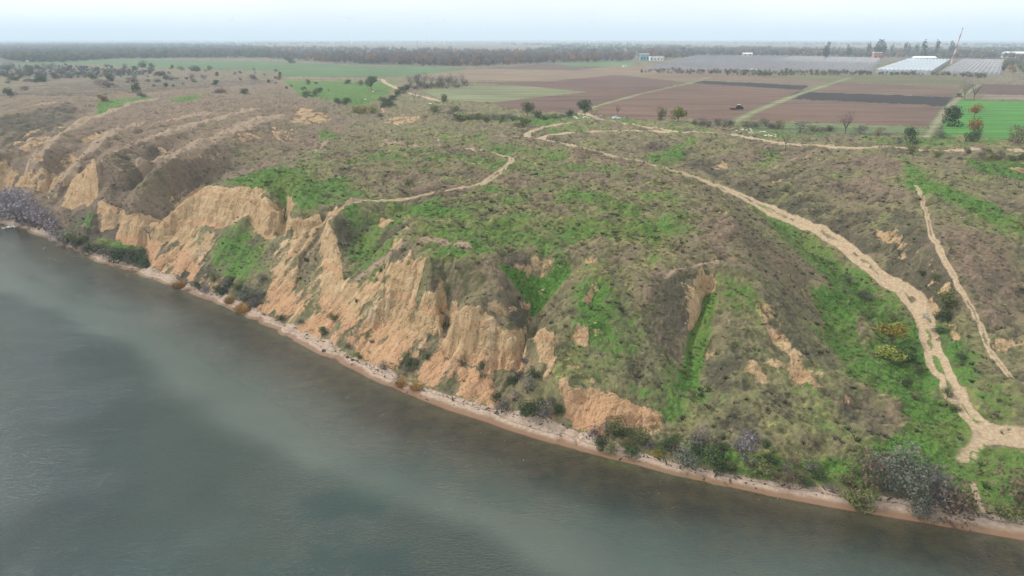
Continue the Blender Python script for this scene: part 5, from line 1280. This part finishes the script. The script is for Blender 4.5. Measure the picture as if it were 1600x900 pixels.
# parked car
cx_, cy_ = hit(963, 186); cz_ = zat(cx_, cy_)
car = empty('parked_car', cx_, cy_, cz_, R(4), 'white car parked on the grass beside the dirt road junction', 'car')
def prof_body(bm, P, w0, w1=None):
    w1 = w1 or w0; n = len(P); A = [bm.verts.new((x, -(w1 if z > .95 else w0), z)) for x, z in P]; B = [bm.verts.new((x, (w1 if z > .95 else w0), z)) for x, z in P]
    bm.faces.new(A); bm.faces.new(B[::-1])
    for i in range(n): bm.faces.new((A[i], B[i], B[(i + 1) % n], A[(i + 1) % n]))
    bmesh.ops.recalc_face_normals(bm, faces=bm.faces)
part('body', M['carp'], car, lambda b: prof_body(b, [(-2.2,.35),(2.2,.35),(2.25,.6),(2.15,.85),(1.2,1.0),(.5,1.48),(-1.3,1.52),(-2.0,1.05),(-2.25,.95),(-2.28,.6)], .9, .74), bevel=.03)
part('windscreen', M['glass'], car, lambda b: prof_body(b, [(.66,1.40),(1.16,1.06),(1.19,1.07),(.69,1.42)], .70, .66))
part('rear_window', M['glass'], car, lambda b: prof_body(b, [(-1.42,1.44),(-1.9,1.12),(-1.93,1.14),(-1.45,1.46)], .70, .66))
for sgn in (-1, 1):
    for x0, x1 in ((-1.25, -.35), (-.28, .62)):
        part('side_window', M['glass'], car, lambda b: box(b, x0, x1, sgn * .86 - .012, sgn * .86 + .012, 1.06, 1.36))
    for x in (-1.4, 1.4):
        wl = part('wheel', M['tyre'], car, lambda b: cyl(b, .33, .33, -.11, .11, 16), (x, sgn * .80, .33)); wl.rotation_euler = (math.pi / 2, 0, 0)
        link('rim', part('rim_tmp', M['rim'], None, lambda b: cyl(b, .2, .2, -.118, .118, 12)).data, wl); bpy.data.objects.remove(bpy.data.objects['rim_tmp'])
    part('headlight', M['headl'], car, lambda b: box(b, 2.19, 2.27, sgn * .7 - .15, sgn * .7 + .15, .66, .80))
    part('tail_light', M['reddish'], car, lambda b: box(b, -2.31, -2.24, sgn * .72 - .12, sgn * .72 + .12, .74, .96))
    part('wing_mirror', M['carp'], car, lambda b: box(b, .62, .8, sgn * .98 - .09, sgn * .98 + .09, 1.0, 1.14))
# tractor working the field
tx, ty, _z = un(1155, 171, 26); trc = empty('tractor', tx, ty, 26.1, R(12), 'dark tractor pulling a red implement across the brown field', 'tractor')
part('bonnet', M['dark'], trc, lambda b: box(b, .3, 2.2, -.45, .45, 1.0, 1.75), bevel=.08)
part('cab', M['glass'], trc, lambda b: box(b, -1.1, .25, -.75, .75, 1.3, 2.75), bevel=.08)
part('cab_roof', M['white'], trc, lambda b: box(b, -1.2, .35, -.85, .85, 2.76, 2.95), bevel=.05)
for x, r_, y in ((-.9, .95, 1.0), (1.7, .6, .85)):
    for sgn in (-1, 1):
        wl = part('wheel', M['tyre'], trc, lambda b: cyl(b, r_, r_, -.25, .25, 16), (x, sgn * y, r_)); wl.rotation_euler = (math.pi / 2, 0, 0)
part('exhaust', M['dark'], trc, lambda b: cyl(b, .06, .06, 1.7, 2.7, 6, 1.2, .3))
imp = empty('field_implement', tx - 4.2, ty - .9, 26.1, R(12), 'dark red towed implement behind the tractor on the brown field', 'implement')
part('frame', M['rustred'], imp, lambda b: (box(b, -1.6, 1.6, -1.6, 1.6, .75, 1.1), box(b, 1.6, 3.2, -.12, .12, .7, .85)), bevel=.03)
for i in range(4): part('blade_roller', M['dark'], imp, lambda b: box(b, -1.4 + i * .85, -1.2 + i * .85, -1.7, 1.7, .05, .74))
# chimney
x, y, _z = un(1486, 100, 26); d = math.hypot(x, y); hh = 42 * d / FOC * 1.03
ch = empty('chimney', x, y, 26, 0, 'tall thin red and white chimney leaning beside the greenhouses', 'chimney'); ch.rotation_euler = (0, R(8), 0)
nb = 7
for i in range(nb):
    z0, z1 = hh * i / nb, hh * (i + 1) / nb; part('band', M['faded'] if i % 2 == 0 else M['red'], ch, lambda b: cyl(b, 1.35 - .6 * i / nb, 1.35 - .6 * (i + 1) / nb, z0, z1 - .02, 12))
part('top_ring', M['dark'], ch, lambda b: cyl(b, 1.0, 1.0, hh, hh + 1.0, 12))
# wind turbines
def turbine(px, hubpy, d, rot, lab):
    d *= 1.65
    z = CAM_H + (60 - hubpy) / FOC * d; u_ = (px - 800) / FOC; x = d * u_ / cP * .97; y = d
    t = empty('wind_turbine', x, y, 26, 0, lab, 'wind turbine', 'wind turbines on the horizon'); hub = z - 26
    part('tower', M['turb'], t, lambda b: cyl(b, 2.2, 1.3, 0, hub, 12)); part('nacelle', M['turb'], t, lambda b: box(b, -2, 2, -3, 7, hub - 1.8, hub + 2), bevel=.4)
    part('hub', M['turb'], t, lambda b: cyl(b, 1.8, 1.8, -1.5, 1.5, 10), (0, -4.4, hub)).rotation_euler = (math.pi / 2, 0, 0)
    for k in range(3):
        bl = part('blade', M['turb'], t, lambda b: prof_body(b, [(-1.5, 1), (1.5, 1), (1.9, 8), (.5, 52), (-.4, 52), (-1.2, 8)], .35), (0, -4.6, hub)); bl.rotation_euler = (0, rot + k * 2.0944, 0)
for a in [(403,33,3300,.3,'faint white wind turbine left of the others on the horizon'), (569,34,3400,1.0,'faint wind turbine standing alone over the middle of the wood'), (681,38,4200,.1,'faint wind turbine just left of the tallest one'), (702,36,3300,0,'tallest faint wind turbine with one blade straight up'), (765,38,4200,1.0,'faint wind turbine right of the tallest one'), (912,38,4300,.8,'left faint wind turbine of the pair above the building'), (918,38,4500,.2,'right faint wind turbine of the pair above the building'), (981,38,4600,1.0,'rightmost faint wind turbine over the fields')]: turbine(*a)
# poles
for px, pyb, hp, lb in [(652.5,84,20,'dark mast standing above the middle of the wood'),(496,80,12,'short mast in the left half of the wood'),(415,78,12,'short mast at the left of the wood'),(980,92,24,'mast left of the teal building'),(823,84,16,'thin mast above the brown fields'),(1590,98,12,'pole at the right edge behind the frames')]:
    x, y, _z = un(px, pyb, 26); h_ = hp * math.hypot(x, y) / FOC; p = empty('mast', x, y, 25.8, 0, lb, 'mast')
    part('shaft', M['pole'], p, lambda b: cyl(b, .55, .3, 0, h_, 8)); part('crossarm', M['pole'], p, lambda b: box(b, -2.2, 2.2, -.12, .12, h_ - 2.2, h_ - 1.9))
# skeleton greenhouses
def frames(corners, lab, rot):
    W = [Vector(un(a, b_, 26)) for a, b_ in corners]; c0_ = sum(W, Vector()) / 4
    o = empty('bare_greenhouse', c0_.x, c0_.y, 26, 0, lab, 'greenhouse frame', 'bare greenhouse frames'); near0, near1, far1, far0 = W
    V, F, V2_, F2_ = [], [], [], []
    nr = max(4, int((near1 - near0).length / 5)); nc_ = max(4, int(((far0 + far1) / 2 - (near0 + near1) / 2).length / 13))
    def P_(i, j): 
        a = near0.lerp(near1, i / nr); b_ = far0.lerp(far1, i / nr); q = a.lerp(b_, j / nc_) - c0_; return Vector((q.x, q.y, 0))
    for j in range(nc_ + 1):
        for i in range(nr + 1):
            p = P_(i, j)
            if (i + j) % 1 == 0 and rnd.random() < .93: tube(V, F, p, p + Vector((0, 0, 3.6)), .16, .16, 3)
            if i < nr and rnd.random() < .9:
                q = P_(i + 1, j); mdl = (p + q) / 2; z3 = Vector((0, 0, 3.6)); tp = mdl + Vector((0, 0, 5.0))
                tube(V2_, F2_, p + z3, tp, .13, .13, 3); tube(V2_, F2_, tp, q + z3, .13, .13, 3)
            if j < nc_ and rnd.random() < .9: tube(V2_, F2_, p + Vector((0, 0, 3.7)), P_(i, j + 1) + Vector((0, 0, 3.7)), .15, .15, 3)
    tag(link('posts', pymesh('posts', V, F, [M['steel']]), o), kind='stuff'); tag(link('roof_bars', pymesh('roof_bars', V2_, F2_, [M['steel']]), o), kind='stuff')
frames([(1010,108),(1185,110),(1235,89.5),(1090,88.5)], 'left block of bare grey greenhouse frames behind the fields', 0)
frames([(1188,111),(1352,113),(1375,94),(1238,90)], 'middle block of bare grey greenhouse frames left of the white greenhouse', 0)
frames([(1470,116),(1560,119),(1568,97),(1505,95)], 'right block of bare greenhouse frames beyond the chimney', 0)
# covered greenhouse
A, B_, C_, D_ = [Vector(un(*p, 26)) for p in ((1366,115), (1454,117), (1483,97), (1418,96))]
gh = empty('greenhouse', A.x, A.y, 26, 0, 'large greenhouse with ridged white roof among the bare frames', 'greenhouse')
def loc_(p, z=0): return tuple(Vector((p.x - A.x, p.y - A.y, z)))
ng_ = 13
for i in range(ng_):
    a0, a1 = A.lerp(B_, i / ng_), A.lerp(B_, (i + 1) / ng_); d0, d1 = D_.lerp(C_, i / ng_), D_.lerp(C_, (i + 1) / ng_); am, dm = (a0 + a1) / 2, (d0 + d1) / 2
    me = pymesh('roof_bay', [loc_(a0, 4.6), loc_(am, 6.2), loc_(a1, 4.6), loc_(d0, 4.6), loc_(dm, 6.2), loc_(d1, 4.6)], [(0, 1, 4, 3), (1, 2, 5, 4), (0, 2, 1), (3, 4, 5)], [M['glassroof']]); link('roof_bay', me, gh)
    me = pymesh('front_panel', [loc_(a0, 0), loc_(a1, 0), loc_(a1, 4.55), loc_(a0, 4.55)], [(0, 1, 2, 3)], [M['glassroof'] if i % 4 else M['steel']]); link('front_panel', me, gh)
for nm, p, q in (('side_wall', B_, C_), ('side_wall', A, D_), ('back_wall', D_, C_)): link(nm, pymesh(nm, [loc_(p, 0), loc_(q, 0), loc_(q, 4.5), loc_(p, 4.5)], [(0, 1, 2, 3)], [M['roof']]), gh)
V, F = [], []
for i in range(ng_ * 2 + 1):
    p = A.lerp(B_, i / (ng_ * 2)); tube(V, F, Vector(loc_(p, 0)) + Vector((0, -.25, 0)), Vector(loc_(p, 4.6)) + Vector((0, -.25, 0)), .14, .14, 4)
link('glazing_bars', pymesh('glazing_bars', V, F, [M['roof']]), gh)
# buildings
def house(px, py, wpx, hpx, dep_m, wallm, roofm, lb, name='building', flat=False, wins=3):
    x, y, _z = un(px, py, 26); s = math.hypot(x, y) / FOC; w_, h_ = wpx * s / 2, hpx * s
    o = empty(name, x, y, 26, 0, lb, 'building')
    part('wall', wallm, o, lambda b: box(b, -w_, w_, 0, dep_m, 0, h_ * (.98 if flat else .7)))
    if flat: part('roof', roofm, o, lambda b: box(b, -w_ - .4, w_ + .4, -.4, dep_m + .4, h_ * .98 + .01, h_ * 1.05))
    else:
        z0, z1 = h_ * .7 + .01, h_; link('roof', pymesh('roof', [(-w_ - .5, -.6, z0), (w_ + .5, -.6, z0), (w_ + .5, dep_m / 2, z1), (-w_ - .5, dep_m / 2, z1), (-w_ - .5, dep_m + .6, z0), (w_ + .5, dep_m + .6, z0)], [(0, 1, 2, 3), (3, 2, 5, 4), (0, 3, 4), (1, 5, 2), (0, 4, 5, 1)], [roofm]), o)
    for i in range(wins):
        xc = -w_ + (i + .5) * 2 * w_ / wins; part('window', M['dark'], o, lambda b: box(b, xc - w_ / wins * .4, xc + w_ / wins * .4, -.06, .02, h_ * .25, h_ * .55))
    return o
house(1007,95.5,13,10,9,M['teal'],M['white'],'small teal and white building left of the greenhouse frames', flat=True, wins=3)
house(1026,95,20,6,12,M['wall'],M['wall'],'low white building beside the teal one', flat=True, wins=4)
house(1371,93,11,9,9,M['brick'],M['white'],'orange brick tower block behind the middle greenhouse frames', flat=True, wins=2)
house(1446,96,28,6.5,14,M['wall'],M['white'],'white gabled hall behind the covered greenhouse')
house(1590,90,28,7,20,M['wall'],M['white'],'white arched hall at the right edge behind the trees')
house(1506,84.5,30,3.2,16,M['roof'],M['white'],'long pale roofed shed behind the chimney', wins=0)
house(1545,82.5,18,3,16,M['roof'],M['white'],'small pale roofed shed far right of the chimney', wins=0)
house(1168,88,14,5,10,M['wall'],M['wall'],'small white house left among the dark trees', wins=2)
house(1179,111.5,7,4,5,M['wall'],M['roof'],'tiny white hut at the hedge below the frames', flat=True, wins=1)
house(976,105,5,2.6,4,M['wall'],M['white'],'tiny white hut at the end of the far green strip', flat=True, wins=1)
house(43,97,4,2,4,M['wall'],M['white'],'tiny white hut at the edge of the left wood', flat=True, wins=0)
# rubble, stones, tyres, post
def rock(seed, mat):
    bm = bmesh.new(); bmesh.ops.create_icosphere(bm, subdivisions=1, radius=.5); r = random.Random(seed)
    for v in bm.verts: v.co *= r.uniform(.65, 1.25); v.co.z *= .7
    me = bpy.data.meshes.new('stone'); bm.to_mesh(me); bm.free(); me.materials.append(mat); return me
RK = [rock(i, M['stone']) for i in range(3)]; DK = [rock(i + 9, M['dstone']) for i in range(3)]
for i in range(26):
    px = rnd.gauss(905, 7); py = 184.5 + rnd.uniform(-1.5, 1.8); x, y = hit(px, py); o = link('rubble_block', rnd.choice(RK), None, (x, y, zat(x, y) + .15)); s = rnd.uniform(.7, 1.5); o.scale = (s * 1.5, s, s * .8); o.rotation_euler = (0, 0, rnd.random() * 6)
    tag(o, 'white rubble block in the heap beside the dark tree at the road junction', 'rubble', 'white rubble at the road junction')
for i in range(44):
    px = rnd.uniform(1140, 1215); py = 200 + (px - 1140) * .16 + rnd.gauss(0, 2); x, y = hit(px, py); o = link('rubble_block', rnd.choice(RK), None, (x, y, zat(x, y) + .1)); s = rnd.uniform(.4, 1.1); o.scale = (s * 1.5, s, s * .8); o.rotation_euler = (0, 0, rnd.random() * 6)
    tag(o, 'pale rubble block scattered between the field and the far dirt road', 'rubble', 'pale rubble along the far dirt road')
for i in range(16):
    px, py = rnd.choice([(582,143),(668,163),(612,160),(655,170),(572,160)]); px += rnd.gauss(0, 6); py += rnd.gauss(0, 2); x, y = hit(px, py); o = link('rubble_block', rnd.choice(RK), None, (x, y, zat(x, y) + .1)); s = rnd.uniform(.8, 1.8); o.scale = (s * 1.5, s, s * .7)
    tag(o, 'pale rubble block on the bank of the green valley', 'rubble', 'pale rubble in the green valley')
tys = [(506,549,1.0,'upper of the three old tyres lying on the beach under the central cliffs'),(543,559,.9,'middle one of the three old tyres lying on the beach'),(551,563,.8,'lowest of the three old tyres lying on the beach')]
bm = bmesh.new(); n1_, n2_ = 16, 8; vs = []
for i in range(n1_):
    a = 6.2832 * i / n1_
    for j in range(n2_):
        b_ = 6.2832 * j / n2_; q = .36 + .13 * math.cos(b_); vs.append(bm.verts.new((q * math.cos(a), q * math.sin(a), .1 + .11 * math.sin(b_))))
for i in range(n1_):
    for j in range(n2_): bm.faces.new((vs[i * n2_ + j], vs[((i + 1) % n1_) * n2_ + j], vs[((i + 1) % n1_) * n2_ + (j + 1) % n2_], vs[i * n2_ + (j + 1) % n2_]))
me_t = bpy.data.meshes.new('tyre'); bm.to_mesh(me_t); bm.free(); me_t.materials.append(M['tyre'])
for px, py, s, lb in tys:
    x, y = hit(px, py); o = link('old_tyre', me_t, None, (x, y, zat(x, y) + .02)); o.scale = (s, s, s); o.rotation_euler = (R(8), R(-5), 0); tag(o, lb, 'tyre')
for i in range(34):
    t = rnd.random(); px = 545 + t * 50 + rnd.gauss(0, 3); py = 558 + t * 24 + rnd.gauss(0, 1.5); x, y = hit(px, py); o = link('beach_rock', rnd.choice(DK), None, (x, y, zat(x, y) + .03)); s = rnd.uniform(.15, .45); o.scale = (s * 1.4, s, s * .7); o.rotation_euler = (0, 0, rnd.random() * 6)
    tag(o, 'dark wet rock in the line at the foot of the central clay slope', 'rock', 'dark rocks at the foot of the clay slope')
bp_ = [(x_, y_, 1.5) for x_, y_ in btopW]
V, F = [], []
rs_ = random.Random(44)
for i in range(520):
    k = rs_.randrange(3, len(btopW) - 3); t = rs_.random(); a, b_ = btopW[k], btopW[k + 1]; x = a[0] + (b_[0] - a[0]) * t; y = a[1] + (b_[1] - a[1]) * t
    off = rs_.choice((rs_.gauss(-.4, .35), rs_.gauss(-.4, .35), rs_.uniform(-2.6, .5))); x += NRM[0] * off; y += NRM[1] * off; z = zat(x, y); s = rs_.uniform(.04, .17) * (1.5 if rs_.random() < .1 else 1)
    a0 = rs_.random() * 3; L_ = rs_.choice((1, 1, 3.5)); n0 = len(V)
    for dz in (-.3, .5):
        for dx, dy in ((-1, -.5), (1, -.6), (.8, .5), (-.9, .6)):
            qx_, qy_ = dx * s * L_, dy * s; V.append((x + qx_ * math.cos(a0) - qy_ * math.sin(a0), y + qx_ * math.sin(a0) + qy_ * math.cos(a0), z + dz * s + .02))
    for f in ((3, 2, 1, 0), (4, 5, 6, 7), (0, 1, 5, 4), (1, 2, 6, 5), (2, 3, 7, 6), (3, 0, 4, 7)): F.append(tuple(n0 + q_ for q_ in f))
tag(link('driftwood', pymesh('driftwood', V, F, [M['wood']])), 'dark driftwood bits and pebbles along the top of the beach', None, None, 'stuff')
x, y = hit(685, 223); pst = empty('marker_post', x, y, zat(x, y), 0, 'small white stone marker standing on the plateau left of the looping track', 'marker')
part('pillar', M['stone'], pst, lambda b: box(b, -.35, .35, -.3, .3, -.2, 1.3), bevel=.05); part('plinth', M['stone'], pst, lambda b: box(b, -.6, .6, -.5, .5, -.3, .25), bevel=.04)
# swans on the river
def swan_mesh():
    bm = bmesh.new(); r = bmesh.ops.create_uvsphere(bm, u_segments=10, v_segments=7, radius=.5)
    for v in r['verts']: v.co = Vector((v.co.x * 1.5, v.co.y * .75, v.co.z * .6 + .12)); v.co.z += max(0, -v.co.x - .3) * .35
    me = bpy.data.meshes.new('body'); bm.to_mesh(me); bm.free(); me.materials.append(M['feather']); return me
def neck_mesh():
    V, F = [], []; pth = [(.55, 0, .2), (.72, 0, .45), (.66, 0, .72), (.74, 0, .92), (.92, 0, .9)]
    for a, b_ in zip(pth[:-1], pth[1:]): tube(V, F, a, b_, .09, .075, 6)
    return pymesh('neck', V, F, [M['feather']])
sb, sn = swan_mesh(), neck_mesh(); V, F = [], []; tube(V, F, (.92, 0, .9), (1.1, 0, .84), .055, .02, 5); sk = pymesh('beak', V, F, [simple_mat('beak_orange', (.6, .2, .03))])
for i, (px, py) in enumerate([(6,357), (12,356), (13.5,354.5), (16,355.5), (19,354.5), (22,354.5), (24,355)]):
    x, y, _z = un(px, py, 0); o = empty('water_bird', x, y, .02, rnd.random() * 6, 'white bird floating with the flock on the river at the left edge', 'bird', 'flock of white birds on the river'); link('body', sb, o); nk = link('neck', sn, o); link('beak', sk, nk); o.scale = (.8, .8, .8)
print("built", time.time() - T0)
#%%ENDOBJ
# ------------------------------------------------------------------ haze
me = bpy.data.meshes.new("haze"); bm = bmesh.new(); bmesh.ops.create_cube(bm, size=1)
bmesh.ops.scale(bm, vec=(70000, 70000, 276), verts=bm.verts); bmesh.ops.translate(bm, vec=(0, 0, 276 / 2 - 11), verts=bm.verts); bm.to_mesh(me); bm.free()
hm = bpy.data.materials.new("haze"); hm.use_nodes = True; hm.node_tree.nodes.clear()
ho = hm.node_tree.nodes.new("ShaderNodeOutputMaterial"); hv = hm.node_tree.nodes.new("ShaderNodeVolumePrincipled")
hv.inputs['Color'].default_value = (.72, .87, 1.0, 1); hv.inputs['Density'].default_value = HAZE; hv.inputs['Anisotropy'].default_value = 0.0
hm.node_tree.links.new(hv.outputs[0], ho.inputs['Volume'])
me.materials.append(hm); o = bpy.data.objects.new("haze", me); COL.objects.link(o); tag(o, label="thin pale haze over the river land", cat="haze", kind='stuff')
print("done", time.time() - T0)
